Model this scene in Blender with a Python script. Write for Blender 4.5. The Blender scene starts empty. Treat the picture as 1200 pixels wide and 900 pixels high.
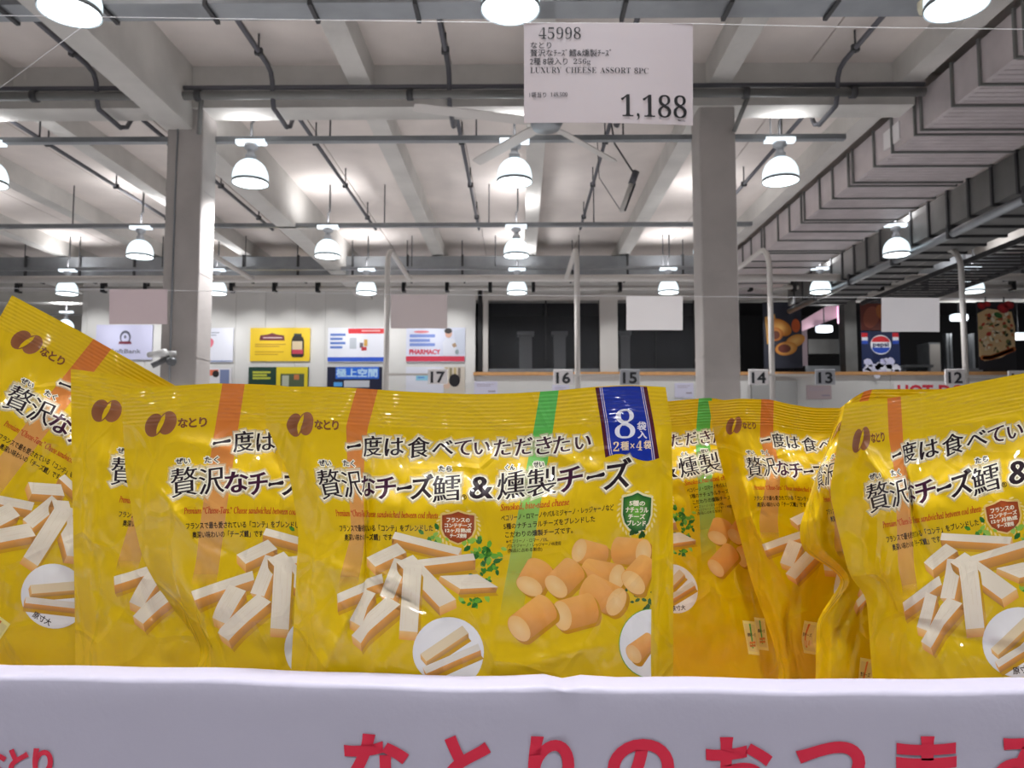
import bpy, bmesh, math, random
import numpy as np
from mathutils import Matrix, Vector, Euler
from mathutils.geometry import tessellate_polygon

random.seed(7)
rng = np.random.default_rng(7)
SC = bpy.context.scene
C = SC.collection

# ------------------------------------------------------------------ camera, world, exposure
EYE = 1.25
FPX = 900.0
PITCH = math.atan(65 / FPX)
YAW = math.atan(10 / FPX)
cam_data = bpy.data.cameras.new('camera')
cam = bpy.data.objects.new('camera', cam_data)
C.objects.link(cam)
cam.location = (0, 0, EYE)
cam.rotation_euler = (math.pi / 2 + PITCH, 0, YAW)
cam_data.sensor_width = 36
cam_data.lens = 27
cam_data.clip_start = 0.05
cam_data.clip_end = 200
cam_data.dof.use_dof = True
cam_data.dof.focus_distance = 0.55
cam_data.dof.aperture_fstop = 22
SC.camera = cam

world = bpy.data.worlds.new('world')
SC.world = world
world.use_nodes = True
bgn = world.node_tree.nodes['Background']
bgn.inputs[0].default_value = (0.96, 0.955, 1.0, 1)
bgn.inputs[1].default_value = 0.14

SC.view_settings.view_transform = 'Standard'
SC.view_settings.look = 'None'
SC.view_settings.gamma = 1
SC.view_settings.use_curve_mapping = False
SC.view_settings.exposure = 0.0
LAMP_WATT = 64
UP_WATT = 19

RM = np.array(Euler((math.pi / 2 + PITCH, 0, YAW)).to_matrix())


def pw(px, py, d):
    """photo pixel + distance along the hall (world y) -> world point(s)"""
    px, py, d = np.broadcast_arrays(np.asarray(px, float), np.asarray(py, float), np.asarray(d, float))
    v = np.stack([(px - 600) / FPX, (450 - py) / FPX, -np.ones_like(px)], -1) @ RM.T
    return v * (d / v[..., 1])[..., None] + np.array([0, 0, EYE])


# ------------------------------------------------------------------ materials
def lin(c):
    return tuple((x / 255 / 12.92) if x <= 10.3 else ((x / 255 + 0.055) / 1.055) ** 2.4 for x in c)


MATS = {}


def mat(name, rgb, rough=0.6, metal=0.0, noise=None, bump=None, emit=None, alpha=None, coat=0, spec=0.5):
    """rgb in sRGB 0-255; noise=(scale, amount); bump=(scale, strength)"""
    if name in MATS:
        return MATS[name]
    m = bpy.data.materials.new(name)
    m.use_nodes = True
    nt = m.node_tree
    b = nt.nodes['Principled BSDF']
    col = lin(rgb)
    b.inputs['Base Color'].default_value = (*col, 1)
    b.inputs['Roughness'].default_value = rough
    b.inputs['Metallic'].default_value = metal
    b.inputs['Specular IOR Level'].default_value = spec
    if coat:
        b.inputs['Coat Weight'].default_value = coat
        b.inputs['Coat Roughness'].default_value = 0.08
    tc = nt.nodes.new('ShaderNodeTexCoord')
    if noise:
        n = nt.nodes.new('ShaderNodeTexNoise')
        n.inputs['Scale'].default_value = noise[0]
        n.inputs['Detail'].default_value = 6
        nt.links.new(tc.outputs['Object'], n.inputs['Vector'])
        r = nt.nodes.new('ShaderNodeValToRGB')
        r.color_ramp.elements[0].position = 0.3
        r.color_ramp.elements[1].position = 0.7
        r.color_ramp.elements[0].color = (*[x * (1 - noise[1]) for x in col], 1)
        r.color_ramp.elements[1].color = (*[min(1, x * (1 + noise[1])) for x in col], 1)
        nt.links.new(n.outputs['Fac'], r.inputs['Fac'])
        nt.links.new(r.outputs['Color'], b.inputs['Base Color'])
    if bump:
        n = nt.nodes.new('ShaderNodeTexNoise')
        n.inputs['Scale'].default_value = bump[0]
        n.inputs['Detail'].default_value = 4
        nt.links.new(tc.outputs['Object'], n.inputs['Vector'])
        bp = nt.nodes.new('ShaderNodeBump')
        bp.inputs['Strength'].default_value = bump[1]
        bp.inputs['Distance'].default_value = 0.02
        nt.links.new(n.outputs['Fac'], bp.inputs['Height'])
        nt.links.new(bp.outputs['Normal'], b.inputs['Normal'])
    if emit:
        b.inputs['Emission Color'].default_value = (*lin(emit[0]), 1)
        b.inputs['Emission Strength'].default_value = emit[1]
    if alpha is not None:
        b.inputs['Alpha'].default_value = alpha
    MATS[name] = m
    return m


def film_nodes(m, colour_socket=None, rgb=None, alpha_socket=None):
    """glossy creased plastic film: shared relief for the film and the ink printed in it"""
    nt = m.node_tree
    b = nt.nodes['Principled BSDF']
    b.inputs['Roughness'].default_value = 0.34
    b.inputs['Coat Weight'].default_value = 0.8
    b.inputs['Coat Roughness'].default_value = 0.045
    b.inputs['Specular IOR Level'].default_value = 0.25
    geo = nt.nodes.new('ShaderNodeNewGeometry')
    # soft crumple
    n1 = nt.nodes.new('ShaderNodeTexNoise')
    n1.inputs['Scale'].default_value = 16
    n1.inputs['Detail'].default_value = 3
    n1.inputs['Distortion'].default_value = 0.6
    # sharp fold lines
    n2 = nt.nodes.new('ShaderNodeTexNoise')
    n2.inputs['Scale'].default_value = 9
    n2.inputs['Detail'].default_value = 2
    mixv = nt.nodes.new('ShaderNodeVectorMath')
    mixv.operation = 'MULTIPLY_ADD'
    mixv.inputs[1].default_value = (0.05, 0.05, 0.05)
    vo = nt.nodes.new('ShaderNodeTexVoronoi')
    vo.feature = 'DISTANCE_TO_EDGE'
    vo.inputs['Scale'].default_value = 15
    nt.links.new(geo.outputs['Position'], n1.inputs['Vector'])
    nt.links.new(geo.outputs['Position'], n2.inputs['Vector'])
    nt.links.new(n2.outputs['Color'], mixv.inputs[0])
    nt.links.new(geo.outputs['Position'], mixv.inputs[2])
    nt.links.new(mixv.outputs[0], vo.inputs['Vector'])
    mr = nt.nodes.new('ShaderNodeMapRange')
    mr.inputs['From Max'].default_value = 0.05
    nt.links.new(vo.outputs['Distance'], mr.inputs['Value'])
    ms = nt.nodes.new('ShaderNodeMath')
    ms.operation = 'MULTIPLY_ADD'
    ms.inputs[1].default_value = -0.16
    nt.links.new(mr.outputs[0], ms.inputs[0])
    nt.links.new(n1.outputs['Fac'], ms.inputs[2])
    bp = nt.nodes.new('ShaderNodeBump')
    bp.inputs['Strength'].default_value = 0.45
    bp.inputs['Distance'].default_value = 0.006
    nt.links.new(ms.outputs[0], bp.inputs['Height'])
    nt.links.new(bp.outputs['Normal'], b.inputs['Normal'])
    vo2 = nt.nodes.new('ShaderNodeTexVoronoi')
    vo2.feature = 'DISTANCE_TO_EDGE'
    vo2.inputs['Scale'].default_value = 34
    st = nt.nodes.new('ShaderNodeVectorMath')
    st.operation = 'MULTIPLY'
    st.inputs[1].default_value = (1.0, 1.0, 0.42)
    nt.links.new(mixv.outputs[0], st.inputs[0])
    nt.links.new(st.outputs[0], vo2.inputs['Vector'])
    mr2 = nt.nodes.new('ShaderNodeMapRange')
    mr2.inputs['From Max'].default_value = 0.10
    nt.links.new(vo2.outputs['Distance'], mr2.inputs['Value'])
    bp2 = nt.nodes.new('ShaderNodeBump')
    bp2.inputs['Strength'].default_value = 0.8
    bp2.inputs['Distance'].default_value = 0.0016
    nt.links.new(mr2.outputs[0], bp2.inputs['Height'])
    nt.links.new(bp.outputs['Normal'], bp2.inputs['Normal'])
    nt.links.new(bp2.outputs['Normal'], b.inputs['Coat Normal'])
    if rgb:
        b.inputs['Base Color'].default_value = (*lin(rgb), 1)
    else:
        at = nt.nodes.new('ShaderNodeAttribute')
        at.attribute_name = 'ink'
        nt.links.new(at.outputs['Color'], b.inputs['Base Color'])
        if alpha_socket:
            nt.links.new(at.outputs['Alpha'], b.inputs['Alpha'])


def mk(name):
    m = bpy.data.materials.new(name)
    m.use_nodes = True
    MATS[name] = m
    return m


M_FILM = mk('yellow_film')
film_nodes(M_FILM, rgb=(226, 188, 0))
M_INK = mk('printed_ink')
film_nodes(M_INK)
M_INKA = mk('printed_ink_fading')
film_nodes(M_INKA, alpha_socket=True)

M_CONC = mat('beam_concrete', (202, 199, 194), 0.9, noise=(1.6, 0.10), bump=(14, 0.15))
M_CONC2 = mat('column_concrete', (182, 176, 172), 0.9, noise=(2.2, 0.08), bump=(12, 0.15))
M_SLAB = mat('ceiling_slab_concrete', (220, 211, 205), 0.95, noise=(0.8, 0.12), bump=(8, 0.15))
M_FLOOR = mat('polished_floor', (172, 170, 170), 0.35, noise=(0.7, 0.06))
M_GALV = mat('galvanised_steel', (150, 154, 158), 0.38, 0.75, noise=(3, 0.10))
M_GALVD = mat('dull_galvanised_steel', (128, 128, 126), 0.5, 0.45, noise=(2, 0.12))
M_DARK = mat('dark_painted_pipe', (92, 92, 98), 0.5, 0.2)
M_STRAP = mat('dark_strap', (70, 70, 72), 0.6, 0.2)
M_WHITEP = mat('white_painted_steel', (205, 200, 195), 0.45)
M_WALL = mat('white_panel_wall', (222, 221, 218), 0.7, noise=(0.5, 0.03))
M_BLACK = mat('black_frame', (22, 22, 24), 0.5)
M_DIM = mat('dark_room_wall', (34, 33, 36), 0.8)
M_WOOD = mat('wood_ledge', (214, 160, 104), 0.5, noise=(6, 0.1))
M_PAPER = mat('white_paper', (240, 236, 236), 0.6)
M_PAPERP = mat('pinkish_paper', (196, 178, 180), 0.6)
M_STRING = mat('clear_line', (225, 225, 228), 0.3)
M_BLACKINK = mat('black_ink', (22, 22, 30), 0.6)
M_CARD = mat('shaded_white_card', (172, 169, 186), 0.55, bump=(60, 0.04), noise=(5, 0.015))  # white card greyed: the shade on its front is put into the colour
M_KRAFT = mat('brown_cardboard', (170, 128, 84), 0.9, noise=(4, 0.05))
M_RED = mat('red_ink', (196, 22, 60), 0.6)
M_LAMPCAP = mat('lamp_housing', (190, 192, 196), 0.4, 0.4)
M_CAMW = mat('camera_white', (222, 222, 220), 0.4)
M_CAMD = mat('camera_dark', (98, 100, 102), 0.35)
M_GLASSN = mk('window_glass')
_b = M_GLASSN.node_tree.nodes['Principled BSDF']
_b.inputs['Base Color'].default_value = (0.25, 0.26, 0.28, 1)
_b.inputs['Roughness'].default_value = 0.03
_b.inputs['Alpha'].default_value = 0.07
M_SHADE = mat('lamp_glass_shade', (226, 236, 240), 0.2, emit=((222, 238, 246), 1.25))
M_LENS = mat('lamp_glowing_lens', (255, 255, 255), 0.3, emit=((240, 250, 255), 6.0))
M_REFL = mat('lamp_glow', (240, 245, 250), 0.3, emit=((230, 244, 255), 1.3))


# ------------------------------------------------------------------ object helpers
def link(name, verts, faces, m, parent=None, smooth=False):
    me = bpy.data.meshes.new(name)
    me.from_pydata([tuple(v) for v in verts], [], [tuple(f) for f in faces])
    me.update()
    if m:
        me.materials.append(m)
    if smooth:
        me.polygons.foreach_set('use_smooth', [True] * len(me.polygons))
    o = bpy.data.objects.new(name, me)
    C.objects.link(o)
    if parent:
        o.parent = parent
        o.matrix_parent_inverse = Matrix.Translation(-Vector(parent.location))
        o.location = (0, 0, 0)
    return o


def tag(o, label=None, cat=None, group=None, kind=None):
    if label:
        o['label'] = label
    if cat:
        o['category'] = cat
    if group:
        o['group'] = group
    if kind:
        o['kind'] = kind
    return o


def empty(name, loc, label, cat, group=None):
    o = bpy.data.objects.new(name, None)
    o.empty_display_size = 0.05
    C.objects.link(o)
    o.location = tuple(float(x) for x in loc)
    return tag(o, label, cat, group)


def copy_tree(o, parent=None):
    c = o.copy()
    C.objects.link(c)
    if parent:
        c.parent = parent
        c.matrix_parent_inverse = o.matrix_parent_inverse.copy()
    for ch in o.children:
        copy_tree(ch, c)
    return c


BOXF = [(0, 3, 2, 1), (4, 5, 6, 7), (0, 1, 5, 4), (1, 2, 6, 5), (2, 3, 7, 6), (3, 0, 4, 7)]


def boxv(x0, x1, y0, y1, z0, z1):
    return [(x0, y0, z0), (x1, y0, z0), (x1, y1, z0), (x0, y1, z0), (x0, y0, z1), (x1, y0, z1), (x1, y1, z1), (x0, y1, z1)]


def box(name, x0, x1, y0, y1, z0, z1, m, parent=None, bevel=0):
    v, f = boxv(x0, x1, y0, y1, z0, z1), BOXF
    o = link(name, v, f, m, parent)
    if bevel:
        bm = bmesh.new()
        bm.from_mesh(o.data)
        bmesh.ops.bevel(bm, geom=bm.edges[:], offset=bevel, segments=2, affect='EDGES', profile=0.5)
        bm.to_mesh(o.data)
        bm.free()
    return o


def tube_geo(pts, r, seg=10, closed_caps=True):
    pts = [Vector(p) for p in pts]
    V, F = [], []
    n = len(pts)
    rr = r if isinstance(r, (list, tuple)) else [r] * n
    ref = None
    for i, p in enumerate(pts):
        t = (pts[min(i + 1, n - 1)] - pts[max(i - 1, 0)]).normalized()
        if ref is None:
            ref = Vector((0, 0, 1)) if abs(t.z) < 0.9 else Vector((1, 0, 0))
        a = t.cross(ref).normalized()
        ref = a.cross(t).normalized()
        for k in range(seg):
            an = 2 * math.pi * k / seg
            V.append(p + (a * math.cos(an) + ref * math.sin(an)) * rr[i])
    for i in range(n - 1):
        for k in range(seg):
            k2 = (k + 1) % seg
            F.append((i * seg + k, i * seg + k2, (i + 1) * seg + k2, (i + 1) * seg + k))
    if closed_caps:
        F.append(tuple(range(seg))[::-1])
        F.append(tuple((n - 1) * seg + k for k in range(seg)))
    return V, F


def tube(name, pts, r, m, parent=None, seg=10):
    V, F = tube_geo(pts, r, seg)
    return link(name, V, F, m, parent, smooth=True)


def lathe_geo(prof, seg=28, c=(0, 0, 0)):
    V, F = [], []
    for r, z in prof:
        for k in range(seg):
            a = 2 * math.pi * k / seg
            V.append((c[0] + r * math.cos(a), c[1] + r * math.sin(a), c[2] + z))
    for i in range(len(prof) - 1):
        for k in range(seg):
            k2 = (k + 1) % seg
            F.append((i * seg + k, i * seg + k2, (i + 1) * seg + k2, (i + 1) * seg + k))
    return V, F


# ------------------------------------------------------------------ lettering outlines (Blender's built-in font)
def bold(s):
    o = ''
    for ch in s:
        if ch.isdigit() and ch.isascii():
            o += chr(0x1D7CE + int(ch))
        elif 'A' <= ch <= 'Z':
            o += chr(0x1D400 + ord(ch) - 65)
        elif 'a' <= ch <= 'z':
            o += chr(0x1D41A + ord(ch) - 97)
        else:
            o += ch
    return o


def italic(s):
    o = ''
    for ch in s:
        if ch == 'h':
            o += '\u210e'
        elif 'A' <= ch <= 'Z':
            o += chr(0x1D434 + ord(ch) - 65)
        elif 'a' <= ch <= 'z':
            o += chr(0x1D44E + ord(ch) - 97)
        else:
            o += ch
    return o


_TXT = {}


def text_geo(s, res=3):
    """-> verts (N,2) at size 1, tris, per-vertex outward normals"""
    key = (s, res)
    if key in _TXT:
        return _TXT[key]
    cu = bpy.data.curves.new('lettering', 'FONT')
    cu.body = s
    cu.size = 1
    cu.fill_mode = 'BOTH'
    cu.resolution_u = res
    o = bpy.data.objects.new('lettering', cu)
    C.objects.link(o)
    dg = bpy.context.evaluated_depsgraph_get()
    me = bpy.data.meshes.new_from_object(o.evaluated_get(dg))
    bpy.data.objects.remove(o)
    bpy.data.curves.remove(cu)
    bm = bmesh.new()
    bm.from_mesh(me)
    bpy.data.meshes.remove(me)
    bmesh.ops.remove_doubles(bm, verts=bm.verts[:], dist=0.0004)
    bmesh.ops.triangulate(bm, faces=bm.faces[:])
    bm.verts.index_update()
    V = np.array([v.co[:2] for v in bm.verts], float).reshape(-1, 2)
    T = np.array([[v.index for v in f.verts] for f in bm.faces], int).reshape(-1, 3)
    acc = {}
    for e in bm.edges:
        if len(e.link_faces) == 1:
            a, b = e.verts
            third = [v for v in e.link_faces[0].verts if v not in (a, b)][0]
            t = np.array((b.co - a.co)[:2])
            n = np.array([t[1], -t[0]])
            L = np.linalg.norm(n)
            if L < 1e-9:
                continue
            n /= L
            if n @ np.array((third.co - a.co)[:2]) > 0:
                n = -n
            acc.setdefault(a.index, []).append(n)
            acc.setdefault(b.index, []).append(n)
    N = np.zeros_like(V)
    for i, ns in acc.items():
        s_ = np.sum(ns, 0)
        L = np.linalg.norm(s_)
        if L > 1e-6:
            u = s_ / L
            c = max(0.6, float(u @ ns[0]))
            N[i] = u / c
    bm.free()
    _TXT[key] = (V, T, N)
    return _TXT[key]


# ------------------------------------------------------------------ flat print (layout pixels, v grows downwards)
def split_tris(T, f, lo_lim=None, hi_lim=None):
    """T (n,3,c): cut triangles along every integer level of the scalar f"""
    done = []
    eps = 1e-6
    while len(T):
        s = f(T)
        lo = np.ceil(s.min(1) + eps)
        hi = np.floor(s.max(1) - eps)
        if lo_lim is not None:
            lo = np.maximum(lo, math.ceil(lo_lim))
            hi = np.minimum(hi, math.floor(hi_lim))
        x = hi >= lo
        done.append(T[~x])
        T, s = T[x], s[x]
        if not len(T):
            break
        c = np.floor((lo[x] + hi[x]) / 2)
        o = np.argsort(s, 1)
        r = np.arange(len(T))[:, None]
        T, s = T[r, o], s[r, o]
        a, b, d = T[:, 0], T[:, 1], T[:, 2]
        sa, sb, sd = s[:, 0], s[:, 1], s[:, 2]
        p = a + (d - a) * ((c - sa) / (sd - sa))[:, None]
        up = sb > c
        q = np.where(up[:, None], a + (b - a) * ((c - sa) / np.where(up, sb - sa, 1))[:, None],
                     b + (d - b) * ((c - sb) / np.where(up, 1, sd - sb))[:, None])
        st = lambda i, *v: np.stack([w[i] for w in v], 1)
        T = np.concatenate([st(up, a, q, p), st(up, q, b, d), st(up, q, d, p), st(~up, a, b, q), st(~up, a, q, p), st(~up, q, d, p)])
    return np.concatenate(done)


class Print:
    def __init__(self):
        self.V, self.L, self.K, self.F = [], [], [], []

    def add(self, pts, tris, col, layer):
        """col: one rgb(a) tuple 0-255 / list per point"""
        b = len(self.V)
        pts = np.asarray(pts, float)
        per = isinstance(col, list)
        for i, p in enumerate(pts):
            c = col[i] if per else col
            a = c[3] / 255 if len(c) > 3 else 1.0
            self.V.append((p[0], p[1]))
            self.L.append(layer)
            self.K.append((*lin(c[:3]), a))
        self.F += [tuple(b + int(k) for k in t) for t in tris]

    def poly(self, pts, col, layer):
        tr = tessellate_polygon([[Vector((p[0], p[1], 0)) for p in pts]])
        self.add(pts, tr, col, layer)

    def ellipse(self, cx, cy, rx, ry, col, layer, rot=0, edge=None, n=28, umax=None):
        pts, cols = [(cx, cy)], [col]
        for k in range(n):
            a = 2 * math.pi * k / n
            x, y = rx * math.cos(a), ry * math.sin(a)
            c, s = math.cos(rot), math.sin(rot)
            pts.append((cx + x * c - y * s, cy + x * s + y * c))
            cols.append(edge or col)
        if umax is not None:
            pts = [(min(p[0], umax), p[1]) for p in pts]
        tris = [(0, 1 + k, 1 + (k + 1) % n) for k in range(n)]
        self.add(pts, tris, cols, layer)

    def glyph(self, s, x0, x1, y0, y1, col, layer, wx=0, wy=0, halo=0, rise=0.0, halo_layer=None, res=3, rot=0, glow=0):
        """fit the text s into the box (y0 top, y1 bottom); wx, wy widen the strokes"""
        V, T, N = text_geo(s, res)
        if len(V) == 0:
            return
        mn, mx = V.min(0), V.max(0)
        q = np.empty_like(V)
        sx, sy = (x1 - x0) / max(mx[0] - mn[0], 1e-6), (y1 - y0) / max(mx[1] - mn[1], 1e-6)
        q[:, 0] = x0 + (V[:, 0] - mn[0]) * sx
        q[:, 1] = y1 - (V[:, 1] - mn[1]) * sy
        nn = N * np.array([1, -1])
        if rise:
            q[:, 1] -= rise * (q[:, 0] - (x0 + x1) / 2)

        def turn(p):
            if not rot:
                return p
            c, s_ = math.cos(rot), math.sin(rot)
            d = p - np.array([x0, y1])
            return np.stack([x0 + d[:, 0] * c - d[:, 1] * s_, y1 + d[:, 0] * s_ + d[:, 1] * c], -1)
        w = np.array([wx, wy])
        if halo:
            hl = layer - 1 if halo_layer is None else halo_layer
            self.add(turn(q + nn * (w + halo)), T, (250, 246, 225), hl)
        self.add(turn(q + nn * w), T, col, layer)
        return turn(q + nn * w), nn

    def glow(self, s, x0, x1, y0, y1, layer, w0, w1, rise=0.0):
        V, T, N = text_geo(s, 2)
        mn, mx = V.min(0), V.max(0)
        q = np.empty_like(V)
        q[:, 0] = x0 + (V[:, 0] - mn[0]) * (x1 - x0) / (mx[0] - mn[0])
        q[:, 1] = y1 - (V[:, 1] - mn[1]) * (y1 - y0) / max(mx[1] - mn[1], 1e-6)
        if rise:
            q[:, 1] -= rise * (q[:, 0] - (x0 + x1) / 2)
        nn = N * np.array([1, -1])
        cnt = {}
        for t in T:
            for a, b in ((t[0], t[1]), (t[1], t[2]), (t[2], t[0])):
                cnt.setdefault((min(a, b), max(a, b)), []).append((a, b))
        pts, cols, tris = [], [], []
        for k, l in cnt.items():
            if len(l) == 1:
                a, b = l[0]
                i = len(pts)
                pts += [q[a] + nn[a] * w0, q[b] + nn[b] * w0, q[b] + nn[b] * w1, q[a] + nn[a] * w1]
                cols += [(252, 248, 225, 200), (252, 248, 225, 200), (250, 235, 160, 0), (250, 235, 160, 0)]
                tris += [(i, i + 1, i + 2), (i, i + 2, i + 3)]
        self.add(pts, tris, cols, layer)

    def line(self, s, x0, x1, ybase, size, col, layer, w=0.0, rot=0, res=2):
        """a row of small type whose full-height glyphs are about `size` tall"""
        V, T, N = text_geo(s, res)
        sy = size / 0.86
        mn, mx = V.min(0), V.max(0)
        sx = (x1 - x0) / (mx[0] - mn[0])
        q = np.stack([x0 + (V[:, 0] - mn[0]) * sx, ybase - V[:, 1] * sy], -1) + N * np.array([1, -1]) * w
        if rot:
            c, s_ = math.cos(rot), math.sin(rot)
            d = q - np.array([x0, ybase])
            q = np.stack([x0 + d[:, 0] * c - d[:, 1] * s_, ybase + d[:, 0] * s_ + d[:, 1] * c], -1)
        self.add(q, T, col, layer)

    def tile(self, US, VS, vknee):
        """split every triangle along the cells (and cell diagonals) of the film's grid -> (iu, iv, layer), colours, tris"""
        A = np.concatenate([np.array(self.V, float), np.array(self.L, float)[:, None], np.array(self.K, float)], 1)
        T = A[np.array(self.F, int)]
        T[..., 0] = np.clip(T[..., 0], 0, US[-1])
        T[..., 1] = np.clip(T[..., 1], 0, VS[-1])
        T = split_tris(T, lambda q: q[..., 1] / vknee, 0.5, 1.5)      # once at the edge of the seal
        T[..., 0] = np.interp(T[..., 0], US, np.arange(len(US)))
        T[..., 1] = np.interp(T[..., 1], VS, np.arange(len(VS)))
        T = split_tris(T, lambda q: q[..., 0])
        T = split_tris(T, lambda q: q[..., 1])
        T = split_tris(T, lambda q: q[..., 0] - q[..., 1])
        e1, e2 = T[:, 1, :2] - T[:, 0, :2], T[:, 2, :2] - T[:, 0, :2]
        ar = e1[:, 0] * e2[:, 1] - e1[:, 1] * e2[:, 0]
        T = T[np.abs(ar) > 1e-7]
        ar = ar[np.abs(ar) > 1e-7]
        T[ar > 0] = T[ar > 0][:, ::-1]
        W = T.reshape(-1, 7)
        key = np.round(W * np.array([1e4, 1e4, 1e3, 500, 500, 500, 500])).astype(np.int64)
        _, first, inv = np.unique(key, axis=0, return_index=True, return_inverse=True)
        inv = np.asarray(inv).reshape(-1, 3)
        Wu = W[first]
        ok = (inv[:, 0] != inv[:, 1]) & (inv[:, 1] != inv[:, 2]) & (inv[:, 0] != inv[:, 2])
        return Wu[:, :3], Wu[:, 3:], inv[ok]

    def cut(self, us=None, vs=None):
        bm = bmesh.new()
        lay = bm.verts.layers.float_color.new('ink')
        vs_ = []
        for (u, v), l, k in zip(self.V, self.L, self.K):
            q = bm.verts.new((u, v, l))
            q[lay] = k
            vs_.append(q)
        for f in self.F:
            if len(set(f)) == 3:
                try:
                    bm.faces.new([vs_[i] for i in f])
                except ValueError:
                    pass
        if us is not None:
            A = np.array(self.V)
            mn, mx = A.min(0), A.max(0)
            for ax, lines in ((0, us), (1, vs)):
                nrm = (1, 0, 0) if ax == 0 else (0, 1, 0)
                for c in lines:
                    if mn[ax] < c < mx[ax]:
                        bmesh.ops.bisect_plane(bm, geom=bm.faces[:] + bm.edges[:] + bm.verts[:], dist=1e-4,
                                               plane_co=(c, 0, 0) if ax == 0 else (0, c, 0), plane_no=nrm)
        bmesh.ops.triangulate(bm, faces=[f for f in bm.faces if len(f.verts) > 4])
        bm.verts.index_update()
        P = np.array([v.co[:] for v in bm.verts], float)
        K = np.array([v[lay][:] for v in bm.verts], float)
        F = [tuple(v.index for v in f.verts) for f in bm.faces]
        bm.free()
        return P, K, F


def np_mesh(name, pos, tris):
    me = bpy.data.meshes.new(name)
    pos = np.asarray(pos, np.float32)
    tris = np.asarray(tris, np.int32)
    me.vertices.add(len(pos))
    me.vertices.foreach_set('co', pos.ravel())
    me.loops.add(tris.size)
    me.loops.foreach_set('vertex_index', tris.ravel())
    me.polygons.add(len(tris))
    me.polygons.foreach_set('loop_start', np.arange(0, tris.size, 3, dtype=np.int32))
    me.update(calc_edges=True)
    return me


def ink_object(name, pos, K, F, m, parent, N=None):
    if N is None:
        me = bpy.data.meshes.new(name)
        me.from_pydata([tuple(p) for p in pos], [], F)
    else:
        me = np_mesh(name, pos, F)
    at = me.attributes.new('ink', 'FLOAT_COLOR', 'POINT')
    at.data.foreach_set('color', K.astype(np.float32).ravel())
    me.materials.append(m)
    if N is not None:
        me.polygons.foreach_set('use_smooth', [True] * len(me.polygons))
        me.normals_split_custom_set_from_vertices(N.astype(np.float32).tolist())
    o = bpy.data.objects.new(name, me)
    C.objects.link(o)
    o.parent = parent
    o.matrix_parent_inverse = Matrix.Translation(-Vector(parent.location))
    return o


M_POSTER = mk('poster_ink')
_nt = M_POSTER.node_tree
_a = _nt.nodes.new('ShaderNodeAttribute')
_a.attribute_name = 'ink'
_nt.links.new(_a.outputs['Color'], _nt.nodes['Principled BSDF'].inputs['Base Color'])
_nt.nodes['Principled BSDF'].inputs['Roughness'].default_value = 0.45


def flat_print(name, P, x0, z1, y, scale, parent, m=None, step=0.0006):
    """print facing -y: layout (u, v) -> x0+u*scale, z1-v*scale, layers step forward"""
    co, K, F = P.cut()
    pos = np.stack([x0 + co[:, 0] * scale, y - step * (1 + co[:, 2]), z1 - co[:, 1] * scale], -1)
    return ink_object(name, pos, K, F, m or M_POSTER, parent)



# ================================================================== THE HALL
ZC = EYE + 4.88          # underside of the slabs
ZB = EYE + 4.05          # underside of the long beams
ZX = EYE + 4.32          # underside of the cross beams
Y0, Y1 = -6.0, 30.0
tag(box('floor', -24, 24, Y0, Y1 + 4, -0.2, 0, M_FLOOR), 'smooth grey warehouse floor under the display', kind='structure')

BEAMS = [-13.7, -11.4, -9.1, -6.8, -4.47, -2.05, 0.24, 2.55, 4.97, 9.4, 11.7, 14.0]
BW = 0.14
ZS = EYE + 4.54          # underside of the shallow secondary beams
XB = [(-4.5, 0.14)]
ceil = empty('ceiling', (0, 0, ZC), 'tan concrete slab ceiling carried by beams', 'ceiling')
ceil['kind'] = 'structure'
CROSS = [-4.0, 2.9, 9.9, 24.0]
for i in range(len(BEAMS) - 1):
    xa, xb = BEAMS[i] + BW, BEAMS[i + 1] - BW
    n = max(2, round((xb - xa) / 0.95))
    for j in range(n):
        a = xa + (xb - xa) * j / n - (BW + 0.02 if j == 0 else -0.008)
        b = xa + (xb - xa) * (j + 1) / n + (BW + 0.02 if j == n - 1 else -0.008)
        for k in range(len(CROSS)):
            ya = CROSS[k] + 0.2
            yb = CROSS[k + 1] - 0.2 if k + 1 < len(CROSS) else Y1
            dz = random.uniform(0, 0.012)
            box('slab_panel', a, b, ya, yb, ZC + dz, ZC + 0.2, M_SLAB, ceil)
box('slab_backing', BEAMS[0] - 8, BEAMS[-1] + 8, Y0, Y1, ZC + 0.06, ZC + 0.3, M_CONC, ceil)

for x in BEAMS:
    main_ = x == -4.47
    w = 0.18 if main_ else BW
    tag(box('ceiling_beam', x - w, x + w, Y0, 22.0 if main_ or x > -12 else Y1, ZB if main_ else ZS, ZC + 0.05, M_CONC),
        'deep concrete ceiling beam resting on the left column' if main_ else 'shallow concrete ceiling beam running away down the hall', kind='structure')
for y in CROSS:
    tag(box('cross_beam', -22, 5.1 if y < 17.5 else 22, y - 0.2, y + 0.2, ZX, ZC + 0.05, M_CONC), 'concrete cross beam spanning the hall', kind='structure')

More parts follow.
